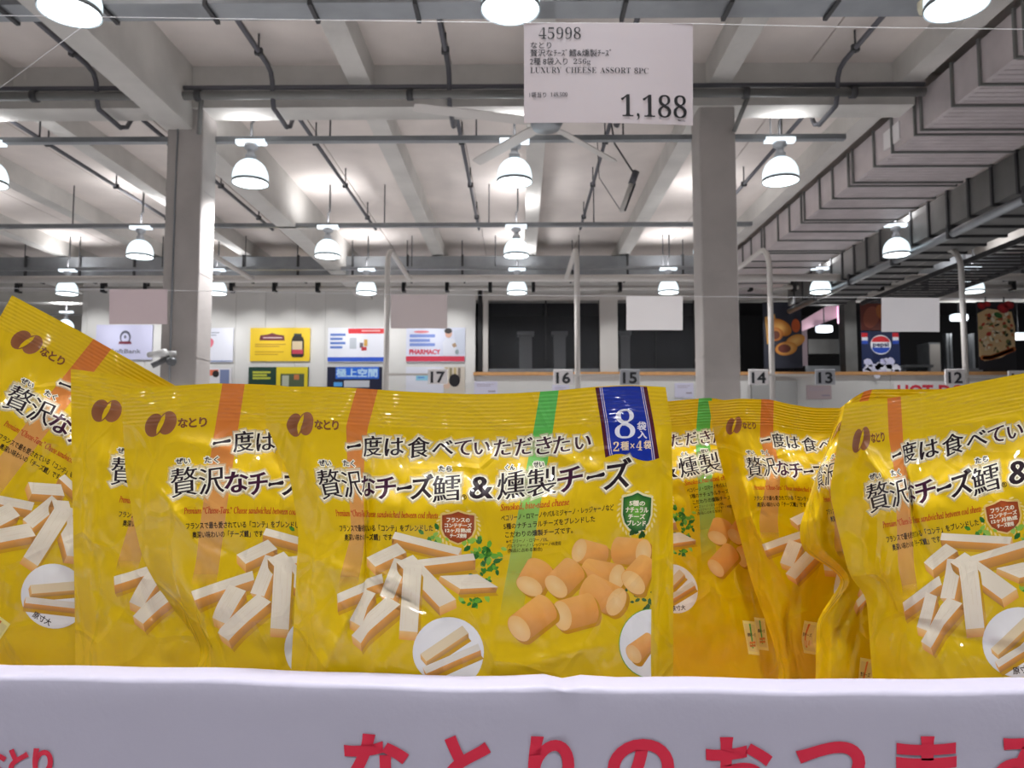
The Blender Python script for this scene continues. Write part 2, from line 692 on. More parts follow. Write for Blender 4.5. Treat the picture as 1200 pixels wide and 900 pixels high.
# columns (0.46 m square, slightly chamfered)
COLY = 9.75
for k, (xc) in enumerate((-4.39, 2.56)):
    e = empty('concrete_column', (xc, COLY + 0.23, 0), ('grey concrete column on the left with a cable and camera', 'grey concrete column right of the price sign')[k], 'column')
    e['kind'] = 'structure'
    box('shaft', xc - 0.235, xc + 0.235, COLY, COLY + 0.46, 0, ZX + 0.02, M_CONC2, e, bevel=0.02)
    box('head', xc - 0.10, xc + 0.10, COLY + 0.05, COLY + 0.25, ZX, ZX + 0.35, M_CONC2, e, bevel=0.03)
    for q in range(4):
        z = 1.2 + q * 1.1
        box('joint_band', xc - 0.238, xc + 0.238, COLY - 0.003, COLY + 0.463, z, z + 0.012, M_CONC2, e)
    if k == 0:
        tube('cable', [(xc - 0.10, COLY - 0.012, 0.3), (xc - 0.10, COLY - 0.012, 4.6), (xc - 0.09, COLY - 0.012, ZX)], 0.012, M_GALV, e, 6)

# back wall in vertical cladding panels
WY = 22.0
wall = empty('wall_back', (0, WY, 0), 'white panelled wall at the back of the hall', 'wall')
wall['kind'] = 'structure'
xl, xr = -12.6, -1.3
n = 13
for i in range(n):
    a = xl + (xr - xl) * i / n
    b = xl + (xr - xl) * (i + 1) / n
    box('wall_panel', a + 0.008, b - 0.008, WY, WY + 0.06, 0, ZC, M_WALL, wall)
box('wall_core', xl, xr, WY + 0.02, WY + 0.2, 0, ZC, M_WALL, wall)
WZ = lambda py, d=WY: float(pw(600, py, d)[2])
WX = lambda px, d=WY, py=430: float(pw(px, py, d)[0])
# fascia below and above the windows of the food court
zs, zt = WZ(440), WZ(348)
XR = 16.5
fas = empty('wall_fascia', (6, WY, 0), 'white fascia wall under the dark windows', 'wall')
fas['kind'] = 'structure'
n = 9
for i in range(n):
    a = xr + (XR - xr) * i / n
    b = xr + (XR - xr) * (i + 1) / n
    box('wall_panel', a + 0.006, b - 0.006, WY, WY + 0.06, 0, zs, M_WALL, fas)
box('wall_core', xr, XR, WY + 0.02, WY + 0.2, 0, zs, M_WALL, fas)
box('header', xr, XR, WY, WY + 0.2, zt, ZC, M_WALL, fas)
tag(box('trim_1', xr - 0.05, XR, WY - 0.12, WY + 0.1, zs, zs + 0.09, M_WOOD), 'pale wooden ledge along the foot of the dark windows', kind='structure')
tag(box('trim_2', xr, XR, WY - 0.05, WY + 0.05, zt - 0.1, zt + 0.06, M_WHITEP), 'white rail along the top of the dark windows', kind='structure')
tag(box('trim_3', WX(560), WX(565), WY - 0.1, WY + 0.05, zs, zt + 0.2, M_BLACK), 'black edge strip where the white wall meets the windows', kind='structure')
for a, b, m in ((566, 572, M_WHITEP), (703, 724, M_WHITEP), (990, 1004, M_GALVD)):
    tag(box('pier', WX(a), WX(b), WY - 0.08, WY + 0.3, zs + 0.09, zt + 0.1, m), 'upright pier between the dark windows', kind='structure')
# glazed windows with frames
wx = [(572, 640), (640, 703), (724, 770), (770, 815), (815, 868)]
for i, (a, b) in enumerate(wx):
    e = empty('window_%d' % (i + 1), (WX((a + b) / 2), WY, zs), 'dark window pane behind the checkouts', 'window')
    e['kind'] = 'structure'
    box('pane', WX(a) + 0.03, WX(b) - 0.03, WY + 0.08, WY + 0.095, zs + 0.15, zt - 0.1, M_GLASSN, e)
    box('lower_rail', WX(a), WX(b), WY + 0.05, WY + 0.12, zs + 0.09, zs + 0.2, M_GALV, e)
    box('mullion', WX(b) - 0.025, WX(b) + 0.025, WY + 0.05, WY + 0.12, zs + 0.2, zt - 0.1, M_BLACK, e)
# dim room behind
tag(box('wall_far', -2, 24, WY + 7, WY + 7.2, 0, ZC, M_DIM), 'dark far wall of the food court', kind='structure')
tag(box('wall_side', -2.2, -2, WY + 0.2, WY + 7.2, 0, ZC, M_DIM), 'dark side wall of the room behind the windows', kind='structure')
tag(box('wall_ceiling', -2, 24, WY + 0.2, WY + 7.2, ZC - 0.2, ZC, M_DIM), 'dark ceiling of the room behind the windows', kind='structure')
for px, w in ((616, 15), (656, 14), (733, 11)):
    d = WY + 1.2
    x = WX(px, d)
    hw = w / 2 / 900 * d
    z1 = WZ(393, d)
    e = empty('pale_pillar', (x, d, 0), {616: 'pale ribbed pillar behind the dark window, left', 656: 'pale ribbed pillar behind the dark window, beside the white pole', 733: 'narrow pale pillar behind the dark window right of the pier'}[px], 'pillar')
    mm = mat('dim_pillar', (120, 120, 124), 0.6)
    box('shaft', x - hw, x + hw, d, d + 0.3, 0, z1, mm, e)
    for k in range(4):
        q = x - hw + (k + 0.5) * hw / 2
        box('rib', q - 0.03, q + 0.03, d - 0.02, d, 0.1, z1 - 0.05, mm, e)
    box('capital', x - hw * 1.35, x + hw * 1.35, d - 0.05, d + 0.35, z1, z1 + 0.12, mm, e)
# left end: hall goes on beyond the white wall
tag(box('wall_left', -21.8, -12.6, Y1 - 0.2, Y1, 0, ZC, mat('far_wall', (176, 172, 166), 0.8)), 'grey far wall beyond the white panels', kind='structure')
tag(box('wall_return', -12.75, -12.6, WY, Y1, 0, ZC, M_WALL), 'white end of the panelled wall', kind='structure')

# ------------------------------------------------------------------ high-bay lamps
GX, X0L = 3.6, -0.08
ROWS = [-6.1, -2.3, 0.95, 6.0, 10.2, 14.4, 18.1, 24.1]  # third row: out of frame, moved off the grid to light the tray lip
LZ = EYE + 3.46          # lens underside


def make_lamp():
    z = LZ
    e = empty('high_bay_lamp', (0, 0, z), 'lamp', 'lamp', 'high bay lamps under the ceiling')
    V, F = lathe_geo([(0.228, 0.02), (0.238, 0.07), (0.236, 0.13), (0.222, 0.19), (0.195, 0.25), (0.152, 0.30), (0.10, 0.335), (0.06, 0.345)])
    sh = link('glass_shade', V, F, M_SHADE, e, True)
    V, F = lathe_geo([(0.240, 0.015), (0.244, 0.035), (0.240, 0.055), (0.232, 0.035), (0.240, 0.015)])
    link('rim', V, F, M_GALV, sh, True)
    V, F = lathe_geo([(0.0, 0.0), (0.12, 0.004), (0.2, 0.016), (0.226, 0.03)])
    link('lens', V, F, M_LENS, e, True)
    V, F = lathe_geo([(0.0, 0.05), (0.12, 0.05), (0.13, 0.07), (0.13, 0.13), (0.12, 0.15), (0.0, 0.15)], 16)
    link('inner_reflector', V, F, M_REFL, e, True)
    V, F = lathe_geo([(0.06, 0.34), (0.075, 0.36), (0.075, 0.41), (0.05, 0.43), (0.05, 0.5), (0.09, 0.505), (0.09, 0.56), (0.0, 0.56)], 18)
    link('housing', V, F, M_LAMPCAP, e, True)
    box('rail_glint_plate', -0.2, 0.2, -0.055, 0.055, 0.565, 0.62, M_REFL, e)  # glowing plate stands in for lamplight reflected off the rail
    for o in e.children:
        if o.data:
            if o.name.startswith('rail_glint_plate'):
                for v in o.data.vertices:
                    v.co.z += z
            else:
                for v in o.data.vertices:
                    v.co.z += z
    for v in sh.children[0].data.vertices:
        v.co.z += z
    V, F = tube_geo([(0, 0, z + 0.6), (0, 0, z + 0.85), (0.03, 0, z + 0.9), (0.03, 0, z + 1.0), (0.03, 0, ZC)], 0.018, 6)
    link('hanger', V, F, M_STRAP, e, True)
    li = bpy.data.lights.new('lamp_light', 'AREA')
    li.shape = 'DISK'
    li.size = 0.42
    li.energy = LAMP_WATT
    li.spread = math.radians(118)
    li.color = (0.975, 0.975, 1.0)
    lo = bpy.data.objects.new('lamp_light', li)
    C.objects.link(lo)
    lo.parent = e
    lo.location = (0, 0, -0.03)
    li = bpy.data.lights.new('lamp_uplight', 'AREA')
    li.shape = 'DISK'
    li.size = 0.45
    li.energy = UP_WATT
    li.color = (0.975, 0.975, 1.0)
    lo = bpy.data.objects.new('lamp_uplight', li)
    C.objects.link(lo)
    lo.parent = e
    lo.location = (0, 0, 0.66)
    lo.rotation_euler = (math.pi, 0, 0)
    return e


lamp0 = make_lamp()
DIM_UP = [c for c in lamp0.children if c.name.startswith('lamp_uplight')][0].data.copy()
DIM_UP.energy = UP_WATT * 0.4
first = True
rowname = {1: 'above the display', 2: 'in the unseen row shifted to light the tray', 3: 'in the nearest row at the top edge', 4: 'in the row of big lamps', 5: 'in the second row of lamps', 6: 'in the small third row of lamps', 7: 'in the farthest row of lamps', 0: 'behind the camera'}
NAMES = ['first', 'second', 'third', 'fourth', 'fifth', 'sixth', 'seventh', 'eighth', 'ninth', 'tenth', 'eleventh']
for r, y in enumerate(ROWS):
    n0, n1 = {0: (0, -1), 1: (-2, 1), 2: (-2, 1), 3: (-2, 1), 4: (-2, 1), 5: (-3, 2), 6: (-4, 3), 7: (-6, -4)}[r]
    for c, k in enumerate(range(n0, n1 + 1)):
        o = lamp0 if first else copy_tree(lamp0)
        first = False
        o.location = (X0L + k * GX, y, LZ)
        if r == 4:
            for ch in o.children:
                if ch.name.startswith('lamp_uplight'):
                    ch.data = DIM_UP
        o['label'] = 'glass bell lamp %s, %s from left' % (rowname[r], NAMES[c])

# lighting rails that carry the lamps
for r, y in enumerate(ROWS[3:7]):
    e = empty('lighting_rail', (0, y, EYE + 4.03), 'grey steel lighting rail over the %s' % ['nearest lamps at the top edge', 'row of big lamps', 'second row of lamps', 'small third row of lamps'][r], 'rail', 'lighting rails')
    zz = EYE + 4.05
    box('rail', -12.5, 4.4, y - 0.05, y + 0.05, zz, zz + 0.07, M_GALV, e)
    for q in range(-11, 4, 2):
        tube('hanger_rod', [(q + 0.4, y, zz + 0.05), (q + 0.4, y, ZC)], 0.012, M_STRAP, e, 6)
# cable tray close to the top edge of the picture
e = empty('cable_tray', (0, 7.05, EYE + 4.0), 'grey cable tray crossing the very top of the picture', 'cable tray')
box('tray', -7, 4.4, 7.0, 7.3, EYE + 4.14, EYE + 4.24, M_GALV, e)
for q in range(-6, 5):
    box('bracket', q - 0.02, q + 0.02, 6.98, 7.32, EYE + 4.11, EYE + 4.17, M_STRAP, e)

# main pipes in front of the columns
zp = EYE + 4.37
for dz, r, nm in ((0.0, 0.055, 'grey water main pipe crossing in front of the columns'), (0.10, 0.03, 'thin dark conduit above the water main')):
    e = empty('water_pipe', (0, 9.45, zp + dz), nm, 'pipe')
    tube('pipe', [(-12, 9.45, zp + dz), (5.1, 9.45, zp + dz)], r, M_GALVD if dz == 0 else M_DARK, e, 12)
    if dz == 0:
        for q in (-9, -6.2, -4.1, -1.4, 1.2, 2.85, 4.2):
            tube('pipe_collar', [(q - 0.04, 9.45, zp), (q + 0.04, 9.45, zp)], 0.075, M_STRAP, e, 10)
        for q in (-4.39, 2.56):
            tube('stay', [(q + 0.33, 9.45, zp - 0.02), (q + 0.2, 9.7, zp - 0.40)], 0.03, M_GALVD, e, 8)

# sprinkler branch pipes: run lengthways, dip under the cross beam
for x, nm in ((-5.4, 'left of the left column'), (-3.15, 'right of the left column'), (-0.9, 'left of the price sign'), (1.3, 'behind the price sign'), (4.0, 'beside the big duct'), (-7.3, 'far left')):
    zz = ZC - 0.22
    zl = ZX - 0.10
    pts = [(x, 4.2, zz), (x, 9.2, zz), (x, 9.35, zz - 0.03), (x, 9.42, zz - 0.12), (x, 9.45, zl + 0.12), (x, 9.5, zl), (x, 10.05, zl - 0.02)]
    e = empty('sprinkler_pipe', (x, 7, zz), 'dark sprinkler pipe under the slabs, ' + nm, 'pipe', 'sprinkler pipes')
    tube('run', pts, 0.032, M_DARK, e, 8)
    tube('far_run', [(x, 10.4, zz - 0.1), (x, 16.4, zz - 0.1)], 0.03, M_DARK, e, 8)
    tube('drop', [(x, 10.4, zz - 0.1), (x, 10.2, zl + 0.05), (x, 10.02, zl - 0.02)], 0.03, M_DARK, e, 8)
    for y in (5.2, 7.2, 8.9, 11.5, 13.5, 15.5):
        box('clip', x - 0.045, x + 0.045, y - 0.025, y + 0.025, zz - (0.04 if y < 10 else 0.14), zz + (0.04 if y < 10 else -0.06), M_STRAP, e)
        tube('clip_rod', [(x, y, zz - 0.06), (x, y, ZC)], 0.012, M_STRAP, e, 6)

# thin hanger rods from the slabs
# ------------------------------------------------------------------ ducts
ZD0, ZD1 = EYE + 4.0, EYE + 4.5
duct = empty('air_duct', (6.2, 12, ZD0), 'wide ribbed sheet metal air duct running along the right of the ceiling', 'air duct')
dm = mat('duct_sheet', (206, 197, 198), 0.45, 0.35, noise=(2.5, 0.10))
box('duct_body', 5.2, 6.85, 5.4, 21.5, ZD0, ZD1, dm, duct)
y = 5.6
k = 0
while y < 21.4:
    box('flange', 5.17, 6.88, y, y + 0.035, ZD0 - 0.025, ZD1 + 0.02, M_GALVD, duct)
    y += (0.16, 0.62, 0.55, 0.72)[k % 4] * (1.0 if y < 14 else 1.2)
    k += 1
yy = 5.7
while yy < 15:
    box('stiffener', 5.25, 6.8, yy, yy + 0.018, ZD0 - 0.008, ZD0 + 0.01, dm, duct)
    yy += 0.11
box('duct_label', 5.185, 5.2, 10.3, 10.75, ZD0 + 0.1, ZD0 + 0.36, M_PAPER, duct)
d2 = empty('air_duct', (8.0, 12, EYE + 3.6), 'darker sheet metal duct hanging lower at the far right', 'air duct')
box('duct_body', 7.36, 8.7, 6.0, 21.0, EYE + 3.66, EYE + 4.25, M_GALVD, d2)
y = 6.2
while y < 21:
    box('flange', 7.33, 8.74, y, y + 0.05, EYE + 3.62, EYE + 4.28, M_STRAP, d2)
    y += 0.62
e = empty('steel_pipe', (7.05, 12, EYE + 3.5), 'shiny steel pipe running below the ducts at the right', 'pipe')
tube('pipe', [(7.4, 5.5, EYE + 3.52), (7.4, 21, EYE + 3.52)], 0.075, M_GALV, e, 14)
for q in range(7, 21, 2):
    box('clamp', 7.31, 7.49, q, q + 0.06, EYE + 3.43, EYE + 3.68, M_STRAP, e)
e = empty('cable_ladder', (9.5, 12, EYE + 3.5), 'dark cable ladder with closely set rungs at the right edge', 'cable ladder')
for x in (8.9, 10.3):
    box('side_rail', x, x + 0.05, 8, 20, EYE + 3.5, EYE + 3.6, M_STRAP, e)
for q in range(40):
    box('rung', 8.9, 10.35, 8 + q * 0.3, 8.06 + q * 0.3, EYE + 3.52, EYE + 3.56, M_STRAP, e)
# duct crossing at the back
b = empty('air_duct', (0, 19, EYE + 4.03), 'long grey duct crossing the hall in front of the back wall', 'air duct')
box('duct_body', -14, 4.9, 18.6, 19.3, EYE + 4.0, EYE + 4.5, M_GALV, b)
q = -13.6
while q < 4.8:
    box('strap', q, q + 0.05, 18.56, 19.34, EYE + 3.97, EYE + 4.53, M_STRAP, b)
    tube('hanger_rod', [(q + 0.02, 18.55, EYE + 3.98), (q + 0.02, 18.55, ZC)], 0.012, M_STRAP, b, 6)
    q += 1.35
b2 = empty('air_duct', (10.5, 19, EYE + 4.0), 'short grey duct crossing at the far right behind the white pole', 'air duct')
box('duct_body', 8.9, 15, 18.6, 19.3, EYE + 4.0, EYE + 4.5, M_GALV, b2)
for q in (9.5, 10.8, 12.2):
    box('strap', q, q + 0.05, 18.56, 19.34, EYE + 3.97, EYE + 4.54, M_STRAP, b2)

zw = EYE + 3.73
e = empty('white_pipe', (0, 17.6, zw), 'thick white pipe crossing the hall below the rear duct', 'pipe')
tube('pipe', [(-16, 17.6, zw), (15, 17.6, zw)], 0.085, M_WHITEP, e, 12)
e = empty('white_pipe', (0, 19.2, zw), 'thin white pipe with black spot heads in front of the back wall', 'pipe')
tube('pipe', [(-16, 20.2, EYE + 4.02), (15, 20.2, EYE + 4.02)], 0.06, M_WHITEP, e, 10)
q = -13.5
while q < 14:
    box('spot_head', q, q + 0.09, 20.1, 20.3, EYE + 3.92, EYE + 4.24, M_BLACK, e)
    if -12.5 < q < 12.5:
        sp = bpy.data.lights.new('wall_spot', 'SPOT')
        sp.energy = 85 if q < -1.5 else 60
        sp.spot_size = math.radians(75)
        sp.spot_blend = 0.9
        sp.shadow_soft_size = 0.05
        so = bpy.data.objects.new('wall_spot', sp)
        C.objects.link(so)
        so.parent = e
        so.matrix_parent_inverse = Matrix.Translation(-Vector(e.location))
        so.location = (q + 0.045, 20.4, EYE + 3.88)
        so.rotation_euler = (math.radians(52 if q < -1.5 else 38), 0, 0)
    q += 1.15

# ------------------------------------------------------------------ white service poles of the checkouts
POLES = [(-6.2, 'behind the left column'), (-2.55, 'between the wall posters'), (1.08, 'in front of the dark windows'), (4.75, 'just right of the right column'), (8.38, 'at the far right')]
for x, nm in POLES:
    e = empty('service_pole', (x, 14.5, 0), 'white bent service pole ' + nm, 'pole', 'checkout service poles')
    zt_ = EYE + 3.66
    pts = [(x, 14.5, 0), (x, 14.5, zt_ - 0.45)]
    for a in range(1, 7):
        t = a / 6 * math.pi / 2
        pts.append((x, 14.5 + 0.5 * (1 - math.cos(t)), zt_ - 0.45 + 0.5 * math.sin(t)))
    pts += [(x - 0.02, 17.3, zt_ + 0.05), (x - 0.02, 17.55, zt_ + 0.08)]
    tube('pole', pts, 0.052, M_WHITEP, e, 12)
    V, F = lathe_geo([(0.0, 0.02), (0.12, 0.02), (0.12, 0.0)], 16, (x, 14.5, 0))
    link('foot_plate', V, F, M_WHITEP, e)


# ------------------------------------------------------------------ checkout number signs
SIGNWHERE = {'17': 'under the PHARMACY poster', '16': 'left of the middle white pole', '15': 'left of the right column', '14': 'right of the right column', '13': 'under the bread roll poster', '12': 'left of the far right pole', '11': 'at the right edge'}


def number_sign(num, px, py, grey=False):
    d = 14.4
    x, z = WX(px, d), WZ(py, d)
    hw, hh = 0.185, 0.145
    e = empty('checkout_sign', (x, d, z - hh), 'small %s checkout sign reading %s %s' % ('grey' if grey else 'white', num, SIGNWHERE[num]), 'sign', 'checkout number signs')
    box('panel', x - hw, x + hw, d, d + 0.03, z - hh, z + hh, mat('sign_grey', (176, 178, 184), 0.5) if grey else M_PAPER, e, bevel=0.008)
    P = Print()
    P.glyph(num, 5, 25 if num != '11' else 22, 5, 21, (40, 42, 48), 1, 0.7, 0.7)
    flat_print('digits', P, x - hw, z + hh, d - 0.002, hw * 2 / 30, e)
    # side arm to the nearest pole
    xp = min((p[0] for p in POLES), key=lambda q: abs(q - x))
    box('arm', min(x, xp), max(x, xp), d + 0.03, d + 0.06, z + 0.02, z + 0.06, M_WHITEP, e)


for num, px, py, g in (('17', 513, 441, False), ('16', 660, 442, False), ('15', 738, 442, True), ('14', 889, 442, False), ('13', 967, 442, True), ('12', 1119, 442, False), ('11', 1193, 444, False)):
    number_sign(num, px, py, g)


# ------------------------------------------------------------------ posters
def poster(name, px0, px1, py0, py1, base, label, cat, draw, d=WY - 0.02, thick=0.04):
    x0, x1 = WX(px0, d), WX(px1, d)
    z1, z0 = WZ(py0, d), WZ(py1, d)
    e = empty(name, ((x0 + x1) / 2, d, z0), label, cat)
    box('board', x0, x1, d - thick, d, z0, z1, mat('board_%d_%d_%d' % base, base, 0.5), e)
    P = Print()
    draw(P, px1 - px0, py1 - py0)
    if P.V:
        flat_print('picture', P, x0, z1, d - thick - 0.001, d / 900, e, step=0.002)
    if name == 'food_poster':
        for q in (0.25, 0.75):
            xx = x0 + (x1 - x0) * q
            box('hanger', xx - 0.012, xx + 0.012, d - thick, d, z1, zt - 0.05, M_STRAP, e)
    return e


def bars(P, x0, x1, ys, col, layer=1, h=1.2):
    for i, y in enumerate(ys):
        xe = x1 - (i % 2) * (x1 - x0) * 0.2
        P.poly([(x0, y), (xe, y), (xe, y + h), (x0, y + h)], col, layer)


def rect(P, x0, x1, y0, y1, col, layer=1):
    P.add([(x0, y0), (x1, y0), (x1, y1), (x0, y1)], [(0, 1, 2), (0, 2, 3)], col, layer)


def d_phone(P, w, h):
    P.ellipse(35, 15, 6.5, 8, (84, 84, 104), 1)
    P.ellipse(35, 16, 4.6, 6, (205, 205, 232), 2)
    P.poly([(28, 20), (42, 20), (43, 23), (27, 23)], (120, 40, 60), 3)
    P.ellipse(35, 14.5, 1.6, 2, (110, 110, 130), 3)
    P.line('SoftBank', 18, 54, 34, 6, (120, 122, 136), 1, 0.15)


def d_heart(P, w, h):
    pts, inn = [], []
    for k in range(40):
        t = 2 * math.pi * k / 40
        x, y = 16 * math.sin(t) ** 3, -(13 * math.cos(t) - 5 * math.cos(2 * t) - 2 * math.cos(3 * t) - math.cos(4 * t))
        pts.append((0 + x * 0.72, 20 + y * 0.72))
        inn.append((0 + x * 0.5, 20 + y * 0.5))
    P.poly([(p[0] + 2, p[1]) for p in pts], (232, 120, 140), 1)
    P.poly([(p[0] + 2, p[1]) for p in inn], (238, 240, 250), 2)
    bars(P, 2, 20, (5, 8), (170, 175, 190))
    rect(P, 0, w, h - 1.2, h, (120, 140, 190), 1)


def d_vitamin(P, w, h):
    P.poly([(12, 9), (20, 8), (26, 6), (32, 8), (40, 9), (41, 15), (11, 15)], (110, 40, 50), 1)
    bars(P, 15, 38, (11.2,), (220, 190, 190), 2)
    bars(P, 6, 42, (19, 21.5), (196, 150, 50))
    bars(P, 6, 40, (28, 31), (205, 160, 40))
    P.poly([(50, 12), (52, 9), (60, 9), (63, 12), (64, 16), (64, 33), (62, 35), (51, 35), (49, 33), (49, 16)], (46, 40, 36), 2)
    rect(P, 52, 61, 7, 9.5, (50, 60, 55), 3)
    rect(P, 50, 62, 16, 26, (226, 206, 170), 3)
    rect(P, 50, 63, 26, 31, (200, 70, 90), 3)


def d_appliance(P, w, h):
    rect(P, 24, w, 1, 7, (222, 40, 50), 1)
    rect(P, 0, w, 35, h, (50, 92, 205), 1)
    bars(P, 3, 21, (7, 12, 17, 22), (88, 126, 205), 1, 2.6)
    bars(P, 40, 62, (3,), (245, 200, 200), 2, 1.4)
    rect(P, 26, 34, 12, 25, (190, 196, 205), 2)
    rect(P, 43, 47, 14, 22, (216, 170, 90), 3)
    rect(P, 38, 42, 18, 24, (120, 110, 120), 3)
    rect(P, 40, 46, 23, 27, (200, 50, 60), 4)


def d_pharm(P, w, h):
    bars(P, 4, 34, (8, 13.5, 18.5), (124, 146, 210), 1, 3.6)
    P.ellipse(18, 5, 9, 1.6, (220, 130, 140), 1)
    P.glyph('PHARMACY', 4, 40, 26, 31.5, (214, 60, 84), 2, 0.35, 0.3)
    rect(P, 0, w, 34, h, (214, 60, 84), 1)
    # person in a white coat holding a list
    P.ellipse(50, 7, 4, 5.2, (214, 170, 150), 3)
    P.ellipse(49.6, 4, 4.6, 3.2, (40, 36, 40), 4)
    P.poly([(44, 33), (43, 18), (47, 13), (55, 13), (62, 17), (64, 33)], (225, 228, 240), 2)
    P.poly([(56, 4), (68, 1), (69, 30), (60, 33)], (205, 212, 228), 3)
    P.poly([(54, 20), (58, 18), (60, 22), (56, 24)], (180, 150, 120), 5)
    P.ellipse(60, 29, 2.2, 3, (150, 165, 170), 5)


def d_lowblue(P, w, h):
    rect(P, 10, w - 3, 0, 14, (40, 110, 225), 1)
    P.line('極上空間', 11, w - 5, 11, 9, (190, 225, 255), 3, 0.4)
    rect(P, 20, 50, 16, 24, (205, 208, 215), 2)
    rect(P, 8, 18, 18, 23, (90, 170, 240), 2)


def d_lowgreen(P, w, h):
    rect(P, 33, w, 0, h, (228, 206, 40), 1)
    bars(P, 5, 26, (5, 8.5, 12), (190, 196, 70), 1, 2.4)
    rect(P, 38, 66, 8, h, (86, 98, 70), 2)
    rect(P, 40, 48, 10, h, (186, 190, 170), 3)
    rect(P, 54, 60, 9, 15, (196, 120, 70), 3)


def d_lowphone(P, w, h):
    rect(P, 3, 20, 2, 9, (230, 120, 90), 1)
    rect(P, 22, w - 2, 2, h, (126, 138, 176), 1)
    P.ellipse(17, 7, 4, 4, (40, 36, 40), 2)


def d_lowpharm(P, w, h):
    rect(P, 12, 26, 8, 16, (150, 210, 235), 1)
    bars(P, 14, 22, (12,), (90, 140, 220), 2)


def d_person(P, w, h):
    for k in range(4):
        rect(P, k * 5 + 1, k * 5 + 4, 1, 14, ((190, 170, 110), (150, 140, 110), (200, 180, 130), (140, 130, 120))[k], 1)
    P.ellipse(12, 16, 6.5, 7.5, (28, 26, 30), 3)
    P.ellipse(3, 22, 4, 4, (226, 196, 176), 2)


poster('wall_poster', 112, 178, 380, 421, (208, 208, 236), 'pale lilac poster with a mascot and bank lettering left of the left column', 'poster', d_phone)
poster('wall_poster', 237, 273, 384, 424, (236, 238, 250), 'white poster with a pink heart outline beside the left column', 'poster', d_heart)
poster('wall_poster', 293, 363, 384, 423, (244, 206, 40), 'yellow poster with a dark pill bottle on the white wall', 'poster', d_vitamin)
poster('wall_poster', 384, 452, 384, 424, (238, 240, 250), 'white poster with red top bar and blue foot on the white wall', 'poster', d_appliance)
poster('wall_poster', 476, 545, 384, 424, (216, 220, 238), 'pale poster reading PHARMACY in red with a person in a white coat', 'poster', d_pharm)
poster('wall_poster', 237, 272, 431, 470, (232, 230, 236), 'lower white poster with orange and grey pictures beside the left column', 'poster', d_lowphone)
poster('wall_poster', 292, 362, 430, 470, (24, 62, 48), 'lower dark green and yellow poster under the pill bottle poster', 'poster', d_lowgreen)
poster('wall_poster', 384, 448, 430, 470, (26, 30, 60), 'lower navy poster with big pale blue Japanese characters', 'poster', d_lowblue)
poster('wall_poster', 476, 520, 430, 470, (226, 228, 240), 'lower pale poster with a small light blue square beside sign 17', 'poster', d_lowpharm)
poster('wall_poster', 521, 545, 430, 470, (214, 204, 190), 'narrow poster showing a dark haired head in front of shelves', 'poster', d_person)


# food pictures in front of the food court
def d_rolls(P, w, h):
    rect(P, 0, w, 0, h, (52, 54, 66), 0)
    P.poly([(2, 18), (14, 14), (16, 45), (4, 50)], (228, 168, 84), 1)
    P.ellipse(20, 30, 14, 9, (240, 186, 100), 2, 0.5, (206, 120, 40))
    P.ellipse(14, 38, 9, 8, (232, 170, 90), 3, 0, (190, 108, 44))
    P.ellipse(14, 39, 5, 5, (110, 60, 44), 4)
    P.ellipse(37, 46, 12, 7, (248, 202, 120), 3, -0.4, (216, 140, 60))
    P.ellipse(26, 55, 13, 8, (244, 196, 116), 5, -0.15, (214, 138, 58))
    P.ellipse(24, 55, 7.5, 5, (122, 66, 54), 6)
    P.ellipse(38, 28, 5, 8, (206, 96, 50), 2)


def d_cola(P, w, h):
    rect(P, 0, w, 0, h, (30, 44, 86), 0)
    P.poly([(10, 0), (34, 0), (31, 38), (13, 38)], (22, 34, 74), 1)
    P.ellipse(22, 16, 12, 11.5, (240, 240, 245), 2)
    for sgn, col in ((-1, (214, 40, 50)), (1, (40, 80, 190))):
        pts = []
        for k in range(13):
            a = math.pi * k / 12
            pts.append((22 + 10.5 * math.cos(a), 16 + sgn * (3.2 + 0.0) + sgn * 7 * math.sin(a)))
        P.poly(pts, col, 3)
    P.line('pepsi', 13, 31, 18, 6, (30, 40, 90), 4, 0.3)
    for x in (0, 36):
        rect(P, x, x + 7, 2, 7, (214, 40, 50), 2)
        rect(P, x, x + 7, 7, 11, (236, 238, 245), 2)
        rect(P, x, x + 7, 11, 15, (40, 80, 190), 2)
    for k in range(26):
        rr = random.uniform(3, 6)
        P.ellipse(random.uniform(3, w - 3), random.uniform(h - 17, h - 3) + (6 if 10 < k < 20 else 0), rr, rr * 0.8, (random.randint(205, 236),) * 2 + (242,), 3 + k % 3, random.random(), None, 7)
    rect(P, 0, w, h - 7, h, (222, 226, 238), 2)


def d_pizza(P, w, h):
    rect(P, 0, w, 0, h, (36, 34, 40), 0)
    P.poly([(0, 14), (12, 8), (40, 12), (43, 30), (42, 55), (26, 66), (6, 70), (0, 64)], (222, 190, 140), 1)
    cols = [(232, 214, 180), (206, 120, 70), (120, 130, 70), (226, 196, 150), (196, 70, 50), (60, 70, 50), (240, 230, 206)]
    for k in range(80):
        x, y = random.uniform(3, 40), random.uniform(14, 60)
        P.ellipse(x, y, random.uniform(1.6, 3.6), random.uniform(1.2, 2.6), cols[k % 7], 2 + k % 3, random.uniform(0, 3), None, 7)
    for k in range(16):
        P.ellipse(4 + k * 2.4, 66 - max(0, k - 4) * 0.9, 3, 3, (222, 140, 70), 5, 0, (190, 100, 50), 8)
    for x, y, r in ((5, 5, 5), (30, 8, 7), (37, 4, 6), (12, 3, 4)):
        P.ellipse(x, y, r, r * 0.8, (206, 44, 44), 5, 0.3, (150, 20, 28), 10)
    P.ellipse(24, 16, 5, 3, (60, 110, 50), 5, 0.4)


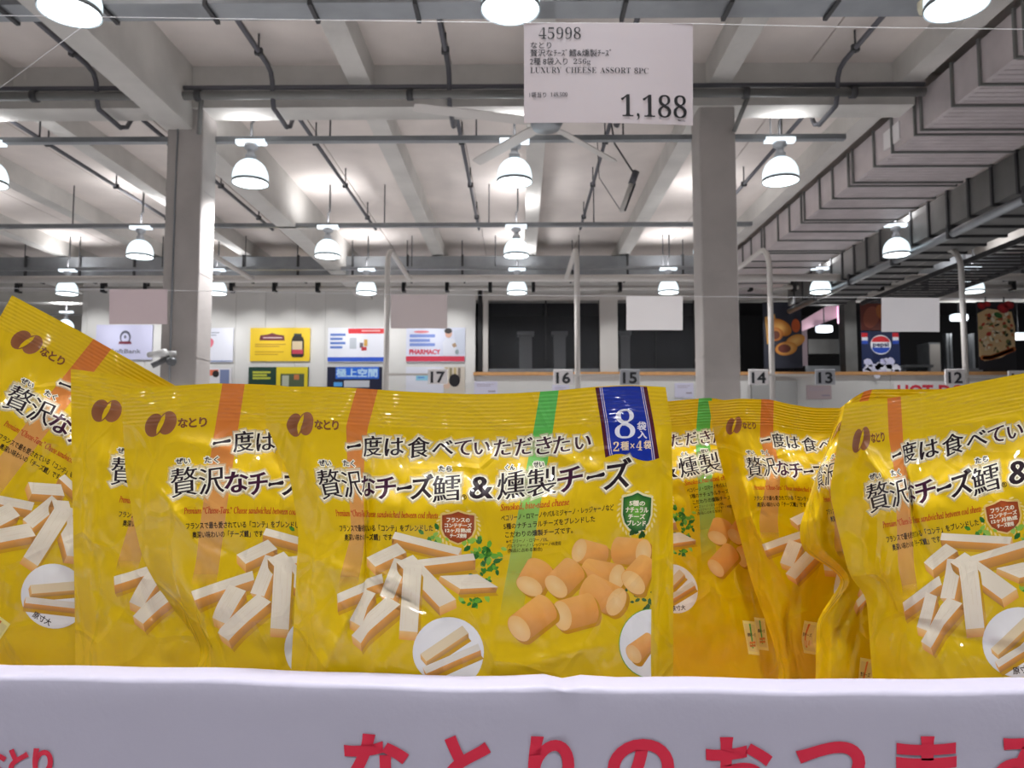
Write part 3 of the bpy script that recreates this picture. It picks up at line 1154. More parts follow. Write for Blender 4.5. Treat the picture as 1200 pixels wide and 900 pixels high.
FD = WY - 0.06
poster('food_poster', 895, 940, 355, 432, (52, 54, 66), 'tall dark poster of filled bread rolls behind the white pole', 'poster', d_rolls, FD)
poster('food_poster', 1010, 1054, 389, 440, (30, 44, 86), 'dark blue poster of a soda cup with a red white and blue globe and ice', 'poster', d_cola, FD)
poster('food_poster', 1147, 1190, 355, 434, (36, 34, 40), 'tall poster of a pizza slice with red tomatoes at the far right', 'poster', d_pizza, FD)


def d_meat(P, w, h):
    rect(P, 0, w, 0, h, (108, 52, 44), 0)
    P.ellipse(12, 16, 9, 13, (150, 84, 66), 1, 0.3)
    P.ellipse(24, 10, 6, 9, (176, 104, 60), 2, -0.3)


poster('food_poster', 1010, 1040, 357, 388, (108, 52, 44), 'brown food picture above the soda poster', 'poster', d_meat, FD)

# lettering on the fascia
hd = empty('fascia_lettering', (WX(1095), WY - 0.03, WZ(470)), 'red HOT DOG lettering on the white fascia behind the right bag', 'lettering')
P = Print()
P.glyph('HOT', 0, 40, 0, 14, (226, 60, 80), 1, 0.7, 0.7)
P.glyph('DOG', 48, 92, 0, 14, (226, 60, 80), 1, 0.7, 0.7)
box('backing', WX(1046), WX(1156), WY - 0.02, WY - 0.005, WZ(474), WZ(448), M_PAPER, hd)
flat_print('letters', P, WX(1051), WZ(452), WY - 0.022, WY / 900, hd, step=0.002)
tag(box('grey_panel', WX(878), WX(931), WY - 0.2, WY - 0.05, 0, WZ(447), mat('grey_laminate', (170, 170, 168), 0.6), bevel=0.02), 'plain grey panel standing against the fascia below sign 14', 'panel')
for px0, px1, py0, py1, m, lab in ((944, 973, 452, 468, M_PAPERP, 'pinkish notice sheet on the fascia below sign 13'), (556, 583, 447, 466, mat('lilac_paper', (218, 216, 236), 0.6), 'lilac notice sheet on the fascia left of sign 16'), (647, 667, 451, 466, mat('lilac_paper', (218, 216, 236), 0.6), 'small lilac sheet directly below sign 16'), (790, 812, 449, 466, mat('lilac_paper', (218, 216, 236), 0.6), 'small lilac sheet left of the right column')):
    e = empty('notice_sheet', (WX((px0 + px1) / 2), WY - 0.03, WZ(py1)), lab, 'notice')
    box('sheet', WX(px0), WX(px1), WY - 0.03, WY - 0.005, WZ(py1), WZ(py0), m, e)
    P = Print()
    bars(P, 3, px1 - px0 - 4, (3, 5), (186, 176, 190), 1, 0.7)
    bars(P, (px1 - px0) * 0.6, px1 - px0 - 2, (11,), (160, 150, 165), 1, 1.6)
    flat_print('faint_print', P, WX(px0), WZ(py0), WY - 0.031, WY / 900, e, step=0.002)

# inside the food court
d = WY + 2.5
e = empty('menu_soffit', (WX(965, d), d, WZ(385, d)), 'pink lit sloping soffit inside the dark food court', 'soffit')
pk = mat('pink_glow_panel', (205, 170, 185), 0.5, emit=((230, 180, 205), 0.10))  # pink light on the soffit is put into its colour and glow
V = [pw(925, 385, d), pw(992, 345, d), pw(992, 368, d), pw(930, 392, d)]
V2 = [v + np.array([0, 0.2, 0]) for v in V]
link('sloping_panel', V + V2, [(3, 2, 1, 0), (4, 5, 6, 7), (0, 1, 5, 4), (1, 2, 6, 5), (2, 3, 7, 6), (3, 0, 4, 7)], pk, e)
box('lamp_tube', WX(983, d), WX(987, d), d - 0.1, d, WZ(380, d), WZ(360, d), mat('pink_tube', (255, 220, 240), 0.4, emit=((255, 190, 230), 1.0)), e)
d = WY + 4.2
e = empty('kitchen_hood', (WX(965, d), d, WZ(430, d)), 'grey kitchen hood and counter inside the food court', 'kitchen unit')
box('hood', WX(948, d), WX(985, d), d, d + 1, WZ(415, d), WZ(398, d), M_GALVD, e)
box('counter', WX(940, d), WX(990, d), d - 0.3, d + 0.8, 0, WZ(430, d), M_GALV, e)
box('column', WX(935, d), WX(947, d), d, d + 0.4, WZ(430, d), WZ(385, d), mat('mauve_metal', (150, 130, 138), 0.5), e)
box('post', WX(984, d), WX(990, d), d - 0.2, d, WZ(440, d), WZ(350, d), M_GALV, e)
d = WY + 2.5
e = empty('fridge_cabinet', (WX(1096, d), d, 0), 'pale upright fridge cabinet inside the food court', 'fridge')
box('cabinet', WX(1089, d), WX(1103, d), d, d + 0.7, 0, WZ(402, d), M_GALV, e)
box('door', WX(1090, d), WX(1102, d), d - 0.03, d, 2.6, WZ(404, d), M_WHITEP, e)
e = empty('steel_counter', (WX(1130, d), d, 0), 'steel shelf unit inside the food court beside the far right pole', 'shelf unit')
box('shelf', WX(1055, d), WX(1088, d), d - 0.3, d + 0.5, WZ(432, d), WZ(429, d), M_GALV, e)
box('shelf', WX(1105, d), WX(1145, d), d - 0.3, d + 0.5, WZ(437, d), WZ(433, d), M_GALV, e)
for px in (1057, 1085, 1108, 1112, 1138):
    box('upright', WX(px, d), WX(px + 3, d), d - 0.1, d + 0.1, 0, WZ(392 if px > 1100 else 429, d), M_GALV, e)
for px, py in ((967, 386), (1126, 373), (1195, 395)):
    o = empty('ceiling_light', (WX(px, d), d, WZ(py, d)), {967: 'small bright lamp glowing inside the food court near the bread poster', 1126: 'small bright lamp inside the food court left of the far right pole', 1195: 'bright strip lamp at the right edge inside the food court'}[px], 'lamp')
    box('glass', WX(px - 9, d), WX(px + 9, d), d - 0.15, d + 0.15, WZ(py + 4, d), WZ(py - 4, d), M_REFL, o, bevel=0.06)
    tube('stem', [(WX(px, d), d, WZ(py - 4, d)), (WX(px, d), d, ZC - 0.2)], 0.02, M_STRAP, o, 6)
    li = bpy.data.lights.new('small_lamp_light', 'POINT')
    li.energy = 45
    li.shadow_soft_size = 0.15
    lo = bpy.data.objects.new('small_lamp_light', li)
    C.objects.link(lo)
    lo.parent = o
    lo.location = (0, -0.3, -0.3)

# ------------------------------------------------------------------ ceiling fan behind the price sign
fy = 9.1
hub = pw(640, 143, fy)
fan = empty('ceiling_fan', hub, 'large white ceiling fan partly hidden behind the price sign', 'ceiling fan')
V, F = lathe_geo([(0.0, -0.1), (0.16, -0.09), (0.2, -0.02), (0.2, 0.06), (0.1, 0.12), (0.05, 0.14), (0.0, 0.14)], 20, hub)
link('hub', V, F, M_GALV, fan, True)
tube('down_rod', [hub + np.array([0, 0, 0.12]), (hub[0], hub[1], ZC)], 0.03, M_GALVD, fan)
for k in range(5):
    a = math.radians(197 + 72 * k)
    ca, sa = math.cos(a), math.sin(a)
    V = []
    for r, hw in ((0.16, 0.05), (0.35, 0.075), (1.55, 0.075), (1.62, 0.055)):
        for s, dz in ((-1, -0.018), (1, 0.018)):
            for t in (0, 0.012):
                V.append((hub[0] + ca * r - sa * hw * s, hub[1] + sa * r + ca * hw * s, hub[2] + dz + t - 0.02))
    F = []
    for i in range(3):
        b_ = i * 4
        F += [(b_, b_ + 4, b_ + 6, b_ + 2), (b_ + 1, b_ + 3, b_ + 7, b_ + 5), (b_, b_ + 1, b_ + 5, b_ + 4), (b_ + 2, b_ + 6, b_ + 7, b_ + 3)]
    F += [(0, 2, 3, 1), (12, 13, 15, 14)]
    link('blade', V, F, M_WHITEP, fan)

# hanging tube fixture right of the price sign
a, b_ = pw(744, 205, 10.6), pw(728, 248, 10.6)
e = empty('hanging_fixture', b_, 'slim tilted tube fixture hanging on wires right of the price sign', 'fixture')
tube('tube', [a + (b_ - a) * 0.25, b_], 0.035, M_WHITEP, e)
tube('dark_edge', [a + (b_ - a) * 0.25 + np.array([0.05, 0, 0.01]), b_ + np.array([0.05, 0, 0.01])], 0.016, M_STRAP, e)
tube('clamp_head', [a + np.array([0.02, 0, 0.05]), a + (b_ - a) * 0.25], 0.05, M_DARK, e)
tube('wire', [a, pw(720, 168, 10.6), pw(712, 150, 10.6)[:2].tolist() + [ZC]], 0.012, M_STRAP, e, 6)
tube('wire', [b_, pw(702, 208, 10.6), pw(700, 165, 10.6)], 0.006, M_STRAP, e, 6)

# cameras on the left column
cp = pw(196, 417, COLY - 0.2)
e = empty('security_camera', cp, 'white security camera cluster fixed to the left column', 'camera')
tube('camera_body', [pw(174, 416, 9.5), pw(194, 413, 9.45)], [0.035, 0.05], M_CAMW, e, 12)
tube('bracket', [pw(178, 429, 9.55), pw(192, 422, 9.6), pw(196, 418, COLY)], 0.035, M_CAMD, e, 8)
V, F = lathe_geo([(0.0, -0.055), (0.04, -0.045), (0.06, -0.01), (0.062, 0.02), (0.05, 0.05), (0.0, 0.05)], 16, pw(201, 424, 9.55))
link('dome', V, F, M_CAMD, e, True)
tube('dome_base', [pw(196, 414, 9.6), pw(206, 414, 9.6)], 0.03, M_CAMW, e, 8)
tube('arm', [pw(201, 420, 9.6), pw(201, 416, COLY)], 0.02, M_CAMW, e, 8)
# small round sensor by the nearest right lamp
c_ = pw(1084, 9, 6.4)
e = empty('ceiling_sensor', c_, 'small cream round sensor beside the lamp at the top right', 'sensor')
V, F = lathe_geo([(0.0, -0.05), (0.05, -0.045), (0.06, 0.0), (0.06, 0.05), (0.0, 0.06)], 16, c_)
link('sensor_body', V, F, mat('cream_plastic', (222, 216, 190), 0.5), e, True)
tube('stem', [c_, (c_[0], c_[1], ZC)], 0.015, M_STRAP, e, 6)

# ================================================================== HANGING SHEETS
SD = 1.27


def hanging_sheet(name, corners, d, m, label, cat, group=None, bow=0.0, thick=0.0006, text=None):
    """corners: px of TL, TR, BR, BL; a sheet of paper with a slight bow"""
    TL, TR, BR, BL = [pw(p[0], p[1], d) for p in corners]
    e = empty(name, (BL + BR) / 2, label, cat, group)
    nu, nv = 12, 8
    V, F = [], []

    def at(s, t, off=0.0):
        p = TL * (1 - s) * (1 - t) + TR * s * (1 - t) + BR * s * t + BL * (1 - s) * t
        return p + np.array([0, -(bow * math.sin(math.pi * s) * (0.3 + t)) - off, 0])
    for back in (0, 1):
        for j in range(nv + 1):
            for i in range(nu + 1):
                V.append(at(i / nu, j / nv, -thick * back))
    n1 = (nu + 1) * (nv + 1)
    for j in range(nv):
        for i in range(nu):
            q = j * (nu + 1) + i
            F.append((q, q + nu + 1, q + nu + 2, q + 1))
            F.append((n1 + q, n1 + q + 1, n1 + q + nu + 2, n1 + q + nu + 1))
    link('sheet', V, F, m, e, True)
    return e, at


tag_e, tag_at = hanging_sheet('price_sign', ((614, 27), (812, 28), (812, 147), (614, 144)), SD, mat('price_card', (208, 200, 205), 0.6), 'white price sign reading 45998 and 1,188 hanging from a thin line', 'price sign', bow=0.004)
W_, H_ = 198.0, 118.0
P = Print()
INKC = (24, 24, 34)


def place(q):
    co, K, F = q.cut(np.arange(0, W_, W_ / 12), np.arange(0, H_, H_ / 8))
    pos = np.array([tag_at(u / W_, v / H_, 0.0006) for u, v, _ in co])
    ink_object('printed_line', pos, K, F, M_POSTER, tag_e)


def gl(*a):
    q = Print()
    q.glyph(*a)
    place(q)


def tl(s, x0, x1, base, size, w=0.0):
    q = Print()
    q.line(s, x0 - 614, x1 - 614, base - 27, size, INKC, 1, w, res=3)
    place(q)


gl(bold('45998'), 631 - 614, 681 - 614, 32 - 27, 46.5 - 27, INKC, 1, -0.35, -0.1)
tl('なとり', 622, 646, 57, 7.6, 0.08)
tl('贅沢なﾁｰｽﾞ鱈&燻製ﾁｰｽﾞ', 621.5, 716, 66.4, 8.0, 0.06)
tl('2種 8袋入り', 621, 665, 76.4, 8.0, 0.06)
gl(bold('256g'), 672 - 614, 692 - 614, 69.6 - 27, 77.8 - 27, INKC, 1, -0.1, -0.05)
gl(bold('LUXURY'), 621.5 - 614, 658 - 614, 79.8 - 27, 86.8 - 27, INKC, 1, -0.12, -0.02)
gl(bold('CHEESE'), 663 - 614, 699 - 614, 79.8 - 27, 86.8 - 27, INKC, 1, -0.12, -0.02)
gl(bold('ASSORT'), 703 - 614, 739 - 614, 79.8 - 27, 86.8 - 27, INKC, 1, -0.12, -0.02)
gl(bold('8PC'), 743 - 614, 760 - 614, 79.8 - 27, 86.8 - 27, INKC, 1, -0.12, -0.02)
tl('1袋当り', 620.5, 640, 115, 6.0, 0.05)
gl(bold('148.500'), 645 - 614, 665 - 614, 109.6 - 27, 114.6 - 27, INKC, 1, -0.05, 0)
gl(bold('1,188'), 727 - 614, 805 - 614, 110.8 - 27, 141.5 - 27, (10, 10, 18), 1, -0.4, -0.15)
tl('税込', 794, 803, 139.5 + 1.5, 2.4, 0.02)



def string(pts, d, r, label, name='hanging_line'):
    e = empty(name, pw(*pts[0], d), label, 'line')
    tube('line', [pw(p[0], p[1], d) for p in pts], r, M_STRING, e, 6)


string([(-60, 17.3), (300, 22.5), (614, 26.8), (812, 27.8), (1000, 32), (1260, 35)], SD, 0.0007, 'clear line across the top that holds the price sign')
string([(0, 103), (55, 62), (112, 20)], SD + 0.25, 0.0006, 'loose clear thread slanting at the top left', 'loose_thread')
hangers = [(128, 196, 339, 380, M_PAPERP, 'blank pinkish sheet hanging in front of the left column'), (458, 524, 345, 385, mat('peach_paper', (188, 176, 175), 0.6), 'blank peach sheet hanging above the PHARMACY poster'), (734, 800, 347, 387, M_PAPER, 'blank white sheet hanging in front of the dark windows'), (1033, 1101, 349, 389, mat('cool_white_paper', (214, 212, 214), 0.6), 'blank white sheet hanging above the soda poster')]
for a, b_, c_, d_, m, lab in hangers:
    hanging_sheet('hanging_sheet', ((a, c_), (b_, c_), (b_, d_), (a, d_)), 3.8, m, lab, 'sheet', 'blank sheets hanging over the next aisle', bow=0.006)
string([(-60, 337), (128, 339), (458, 345), (734, 347), (1033, 349), (1260, 351)], 3.802, 0.0012, 'clear line that holds the four blank sheets')

# ================================================================== THE TRAY
tray = empty('display_tray', (0, 0.75, 0.92), 'white card display tray with red Japanese lettering holding the yellow bags', 'tray')
hh = 0.1546
ZL = EYE - hh                                   # lip height
ZT = 0.94                                       # inner floor of the tray


def lip_y(x):                                    # inner edge of the front wall in plan
    xc = WX(657, 0.515)
    return 0.515 + (max(0.0, xc - x)) * (0.027 / 0.395)


XL, XRt = -0.60, 0.62
XCR = WX(657, 0.515)
xs = sorted(set(list(np.linspace(XL, XCR - 0.012, 26)) + [XCR - 0.006, XCR, XCR + 0.006] + list(np.linspace(XCR + 0.012, XRt, 26))))
LIPW = 0.027


def wall_profile(x):
    yb = lip_y(x)
    yf = yb - LIPW
    near = math.exp(-((x - XCR) / 0.006) ** 2)
    up = 0.0012 * math.exp(-((abs(x - XCR) - 0.012) / 0.006) ** 2) - 0.0012 * near
    wob = 0.0006 * math.sin(x * 23) + 0.0004 * math.sin(x * 61 + 1)
    dent = 0.0016 * near
    P_ = [(yb, ZT), (yb, ZL - 0.002), (yb - 0.0012, ZL + up + wob), (yb - 0.004, ZL + 0.0005 + up + wob), (yf + 0.004, ZL + 0.0003 + up + wob), (yf + 0.001, ZL - 0.0008 + up + wob),
          (yf + dent, ZL - 0.003 + wob), (yf - 0.0006 + dent, ZL - 0.02), (yf - 0.0008 + dent * 0.7, ZL - 0.06), (yf - 0.0005, ZL - 0.12), (yf, ZT - 0.02), (yb, ZT - 0.02)]
    return [(x, y, z) for y, z in P_]


V, F = [], []
for x in xs:
    V += wall_profile(x)
np_ = 12
for i in range(len(xs) - 1):
    for k in range(np_):
        k2 = (k + 1) % np_
        F.append((i * np_ + k, (i + 1) * np_ + k, (i + 1) * np_ + k2, i * np_ + k2))
F.append(tuple(range(np_)))
F.append(tuple((len(xs) - 1) * np_ + k for k in range(np_))[::-1])
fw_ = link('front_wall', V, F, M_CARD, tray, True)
bm = bmesh.new()
bm.from_mesh(fw_.data)
bmesh.ops.recalc_face_normals(bm, faces=bm.faces[:])
bm.to_mesh(fw_.data)
bm.free()
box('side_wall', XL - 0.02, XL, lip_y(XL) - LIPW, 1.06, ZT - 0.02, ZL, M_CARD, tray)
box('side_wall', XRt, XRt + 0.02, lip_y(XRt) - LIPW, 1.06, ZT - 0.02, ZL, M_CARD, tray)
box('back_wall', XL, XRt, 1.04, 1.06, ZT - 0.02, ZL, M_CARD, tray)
box('tray_floor', XL, XRt, 0.52, 1.04, ZT - 0.02, ZT, M_KRAFT, tray)

# red lettering printed on the front wall: layout in photo pixels
P = []
RC = (205, 18, 58)
for ch, x0, x1, y0, y1 in (('な', 403, 478, 860, 934), ('と', 520, 576, 863, 932), ('り', 619, 673, 863, 935), ('の', 712, 790, 866, 932), ('お', 826, 904, 864, 936), ('つ', 934, 1014, 869, 928), ('ま', 1050, 1123, 863, 934), ('み', 1164, 1242, 864, 934)):
    P.append(Print())
    P[-1].glyph(ch, x0 + 3.5, x1 - 3.5, y0 + 3.5, y1 - 3.5, RC, 1, 3.6, 3.6, res=6)
for ch, x0, x1, y0, y1 in (('な', -27, 7, 877, 910), ('と', 10, 34, 878, 909), ('り', 38, 62, 877, 910)):
    P.append(Print())
    P[-1].glyph(ch, x0 + 1.5, x1 - 1.5, y0 + 1.5, y1 - 1.5, RC, 1, 1.6, 1.6, res=5)
for pr in P:
    co, K, F = pr.cut(np.arange(-40, 1260, 20), np.array([880, 900, 920]))
    pos = []
    for u, v, _ in co:
        dd = 0.488
        for it in range(3):
            p = pw(u, v, dd)
            dd = lip_y(p[0]) - LIPW - 0.0016
        pos.append(pw(u, v, dd))
    ink_object('printed_character', np.array(pos), K, F, M_POSTER, tray)

# cartons the tray stands on
for k in range(3):
    z0, z1 = 0.145 + k * 0.258, 0.145 + (k + 1) * 0.258
    e = empty('carton', (0, 0.78, z0), 'brown cardboard carton, %s of the stack under the display tray' % ('lowest', 'middle', 'topmost')[k], 'carton', 'cartons under the tray')
    box('carton_body', XL - 0.01, XRt + 0.01, 0.53, 1.05, z0, z1, M_KRAFT, e, bevel=0.006)
    box('tape', -0.03, 0.03, 0.527, 1.053, z0 + 0.002, z1 + 0.0008, mat('packing_tape', (196, 160, 110), 0.3), e)
pal = empty('pallet', (0, 0.78, 0), 'wooden pallet under the cartons', 'pallet')
for y in (0.55, 0.74, 0.93):
    box('bearer', XL, XRt, y, y + 0.09, 0.02, 0.12, M_WOOD, pal)
for i in range(7):
    x = XL + i * (XRt - XL - 0.1) / 6
    box('deck_board', x, x + 0.1, 0.53, 1.05, 0.12, 0.144, M_WOOD, pal)
    box('bottom_board', x, x + 0.1, 0.53, 1.05, 0.0, 0.02, M_WOOD, pal)

# ================================================================== THE BAG PRINT (layout pixels of a flat bag, 493 x 440)
LW, LH = 493.0, 475.0
US = np.linspace(0, LW, 100)
VS = np.concatenate([np.arange(0, 46, 1.15), np.linspace(46, LH, 80)])
VKNEE = 46.0
PARTS = []        # (part name, material, label, (P, K, F))


def part(name, P, m=None, label=None, coarse=False):
    PARTS.append((name, m or M_INK, label, P.tile(US, VS, VKNEE)))


BRONZE = (128, 74, 40)
TX = (34, 16, 26)
# stripes
P = Print()
for u0, u1, c, c2, end in ((118, 144, (218, 122, 48), (246, 186, 110), 235), (339, 361, (88, 184, 80), (170, 216, 110), 275)):
    pts, cols, tris = [], [], []
    vv = [0, 46, 90, 130, 180, 220, end]
    al = [255, 252, 235, 205, 165, 110, 0]
    for v, a in zip(vv, al):
        pts += [(u0 - 0.17 * v, v), (u1 - 0.17 * v + (v * 0.02), v)]
        k_ = min(1.0, max(0.0, (v - 40) / 140))
        cc = tuple(int(c[q] + (c2[q] - c[q]) * k_) for q in range(3))
        cols += [(*cc, a), (*cc, a)]
    for i in range(len(vv) - 1):
        tris += [(2 * i, 2 * i + 1, 2 * i + 3), (2 * i, 2 * i + 3, 2 * i + 2)]
    PP = Print()
    PP.add(pts, tris, cols, 0)
    part('orange_stripe' if u0 < 200 else 'green_stripe', PP, M_INKA)

# logo
P = Print()
P.ellipse(37.6, 44.8, 10.6, 14.2, BRONZE, 1, 0.42, (150, 92, 56))
P.ellipse(53.4, 43.2, 10.6, 14.2, (140, 84, 50), 1, 0.42, (158, 100, 62))
for k_ in (0, 1):
    P.poly([(51.0, 32.2), (46.8, 36.5), (42.6, 43.5), (40.4, 50), (40.2, 55.8)] + [(44.2, 51.5), (48.4, 44.5), (50.8, 38)], (226, 188, 0), 2 + k_)
P.glyph('な', 66.5, 77, 39, 49.5, BRONZE, 1, 0.5, 0.5)
P.glyph('と', 79, 87.5, 39, 49.5, BRONZE, 1, 0.5, 0.5)
P.glyph('り', 91, 99.5, 39, 49.5, BRONZE, 1, 0.5, 0.5)
part('brand_logo', P, label='bronze twin leaf logo with small lettering')

# headline
def brush(P, x0, x1, y, t, col):
    """one horizontal brush stroke, blunt at both ends and rising to the right"""
    w = x1 - x0

    def sh(g):
        q = [(0.0, 0.15, -1, 0.3), (0.07, -0.55, -0.6, -1), (0.2, -0.30, 0, -1), (0.55, -0.36, 0, -1), (0.8, -0.62, 0, -1), (0.93, -0.75, 0.5, -1), (1.0, -0.1, 1, 0), (0.95, 0.45, 0.6, 0.8), (0.82, 0.5, 0, 1), (0.5, 0.32, 0, 1), (0.2, 0.42, 0, 1), (0.06, 0.75, -0.6, 0.9)]
        return [(x0 + a * w + nx * g, y - (a - 0.5) * w * 0.14 + b * t + ny * g) for a, b, nx, ny in q]
    P.poly(sh(1.5), (250, 246, 225), 3)
    P.poly(sh(0.0), col, 4)
    a, b = sh(1.6), sh(5.0)
    n = len(a)
    G.add(a + b, [t_ for i in range(n) for t_ in ((i, (i + 1) % n, n + (i + 1) % n), (i, n + (i + 1) % n, n + i))], [(252, 248, 225, 190)] * n + [(250, 235, 160, 0)] * n, 2)


P = Print()
G = Print()
r1 = '一度は食べていただきたい'
box1 = {'一': (22, 5), '度': (23, 24), 'は': (21, 21), '食': (25, 25), 'べ': (24, 17), 'て': (19, 18), 'い': (18, 15), 'た': (19, 20), 'だ': (20, 20), 'き': (18, 21)}
cx = [117, 142.5, 168.5, 197, 225, 249, 271.5, 295, 320, 344, 364.5, 389.5]
for ch, x in zip(r1, cx):
    w, h = box1[ch]
    cy = 65.5 - (x - 240) * 0.012
    col = TX if ch in '一度は食べ' else (58, 16, 38)
    a = (ch, x - w / 2, x + w / 2, cy - h / 2, cy + h / 2)
    wx_, wy_ = 0.55, 0.05
    if ch == '一':
        brush(P, x - w / 2, x + w / 2, cy + 1, 3.4, col)
        continue
    P.glyph(*a, col, 4, wx_, wy_, 1.4, 0.12, 3)
    G.glow(*a, 2, 1.9, 4.6, 0.12)
r2 = [('贅', 57, 88, 96, 130), ('沢', 90, 119.5, 97, 128), ('な', 121, 147, 102, 126), ('チ', 149, 170, 103, 128), ('ー', 171.5, 190, 113, 117), ('ズ', 189, 214, 99, 127), ('鱈', 214, 246, 98, 130),
      ('&', 258, 284, 100, 126), ('燻', 290, 322, 94, 127), ('製', 325, 359, 91, 124), ('チ', 361, 389, 92, 120), ('ー', 394, 416, 102, 106), ('ズ', 416, 446, 85, 119)]
for ch, x0, x1, y0, y1 in r2:
    kanji = ch in '贅沢鱈燻製'
    wx_, wy_ = (0.45, -0.1) if kanji else (1.0, 0.45)
    col = TX if ch not in 'な' and x0 not in (149, 361) else (62, 14, 46)
    if ch == 'ー':
        brush(P, x0, x1, (y0 + y1) / 2, 4.2, col)
        continue
    s = ch if ch != '&' else bold('&')
    P.glyph(s, x0, x1, y0, y1, col, 4, wx_, wy_, 1.4, 0.12 if ch != '&' else 0, 3)
    G.glow(s, x0, x1, y0, y1, 2, 1.9, 5.4, 0.12 if ch != '&' else 0)
for s, x0, x1, y0, y1 in (('ぜい', 63, 80, 85.5, 92), ('たく', 97, 113, 85, 92), ('たら', 221, 236, 87.5, 94), ('くん', 299, 310, 86, 92.5), ('せい', 332, 344, 83.5, 90)):
    P.glyph(s, x0, x1, y0, y1, TX, 4, 0.25, 0.2, 1.1, 0, 3, 2)
P.glyph('®', 247.5, 254, 121, 127.5, TX, 4, 0.1, 0.1, 0, 0, 3, 2)
part('headline_glow', G, M_INKA)
part('headline_print', P, label='black brush style Japanese headline edged in white')

# captions
def cap(*a):
    q = Print()
    q.line(*a)
    part('caption_line', q)


RD = (196, 52, 22)
cap(italic('Premium “Cheese-Tara.” Cheese sandwiched between cod sheets'), 71, 220, 150.5, 9.0, RD, 3, 0.12)
cap('フランスで最も愛されている「コンテ」をブレンドした', 73, 214, 168, 7.2, (44, 26, 12), 3, 0.15, -0.02)
cap('奥深い味わいの「チーズ鱈」です。', 80, 168, 178.5, 7.2, (44, 26, 12), 3, 0.15, -0.02)
cap(italic('Smoked, bite-sized cheese'), 294, 375, 141, 9.0, RD, 3, 0.15, -0.06)
cap('ペコリーノ・ロマーノやパルミジャーノ・レッジャーノなど', 295, 428, 153, 6.8, (44, 26, 12), 3, 0.12, -0.07)
cap('5種のナチュラルチーズをブレンドした', 298, 406, 163, 6.8, (44, 26, 12), 3, 0.12, -0.06)
cap('こだわりの燻製チーズです。', 300, 380, 173, 6.8, (44, 26, 12), 3, 0.12, -0.05)
cap('※ペコリーノ・ロマーノ5%、', 301, 351, 180, 4.4, (60, 36, 12), 3, 0.05, -0.04)
cap('パルミジャーノ・レッジャーノ4%使用', 302, 366, 185.5, 4.4, (60, 36, 12), 3, 0.05, -0.04)
cap('(製品に占める割合)', 303, 344, 191, 4.4, (60, 36, 12), 3, 0.05, -0.04)


# blue ribbon badge
P = Print()


def bx(u, v):          # badge space 0..1 -> layout
    u0, u1 = 404 + 12 * v, 465 + 14 * v
    vv = v * 82
    if v > 0.9:
        vv -= 5 * math.sin(u * math.pi * 2) * (v - 0.9) * 10 * 0.8
    return (u0 + (u1 - u0) * u, 1 + vv)


def band(u0, u1, col, layer):
    n = 10
    vs_ = [0, 0.2, 0.4, 0.6, 0.8, 0.9, 0.95, 1.0]
    pts = [bx(u0 + (u1 - u0) * i / n, v) for v in vs_ for i in range(n + 1)]
    tr = []
    for j in range(len(vs_) - 1):
        for i in range(n):
            q = j * (n + 1) + i
            tr += [(q, q + 1, q + n + 2), (q, q + n + 2, q + n + 1)]
    P.add(pts, tr, col, layer)


band(0, 1, (8, 44, 156), 1)
for a, b_ in ((0.0, 0.07), (0.93, 1.0)):
    band(a, b_, (84, 18, 36), 2)
for a in (0.085, 0.12, 0.875, 0.91):
    band(a, a + 0.012, (226, 210, 200), 2)
P.glyph(bold('8'), 426, 451, 27, 62, (240, 240, 248), 3, -0.6, -0.6, res=8)
P.glyph('袋', 453, 463, 42, 51.5, (230, 226, 236), 3, 0.4, 0.3)
P.glyph('入', 454, 464, 52.5, 61, (230, 226, 236), 3, 0.4, 0.3)
for s, x0, x1, y0, y1 in ((bold('2'), 425, 432, 65, 76), ('種', 434, 443, 65, 75), ('×', 445, 450, 67, 73), (bold('4'), 452, 459, 64, 75), ('袋', 461, 469, 63.5, 73)):
    P.glyph(s, x0, x1, y0, y1, (240, 216, 176), 3, 0.3 if s in '種袋' else 0, 0.2 if s in '種袋' else 0)
part('ribbon_badge', P, label='blue ribbon badge with a large white 8')


# shields with laurels
def shield(cx, cy, w, h, c0, c1, rim, lines, name, label):
    P = Print()

    def sh(k):
        pts = [(0, -0.5), (0.2, -0.43), (0.5, -0.38), (0.5, 0.05), (0.42, 0.25), (0.25, 0.4), (0, 0.5), (-0.25, 0.4), (-0.42, 0.25), (-0.5, 0.05), (-0.5, -0.38), (-0.2, -0.43)]
        return [(cx + a * w * k, cy + b * h * k) for a, b in pts]
    P.poly(sh(1.12), rim, 2)
    q = sh(1.0)
    P.add([(cx, cy)] + q, [(0, i + 1, (i + 1) % 12 + 1) for i in range(12)], [c0] + [c1] * 12, 3)
    n = len(lines)
    for i, (s, ww) in enumerate(lines):
        y0 = cy - h * 0.30 + i * h * 0.66 / n
        P.glyph(s, cx - w * ww / 2, cx + w * ww / 2, y0, y0 + h * 0.52 / n, (250, 240, 215), 5, 0.25, 0.2, 0, 0, None, 2)
    for s in (-1, 1):
        for k in range(11):
            a = math.radians(70 - k * 13)
            x, y = cx + s * math.cos(a) * w * 0.66, cy + math.sin(a) * h * 0.60
            P.ellipse(x, y, 3.2, 1.3, (246, 226, 150), 2, (a + 0.9) if s > 0 else math.pi - a - 0.9, (236, 206, 110), 8)
    part(name, P, label=label)


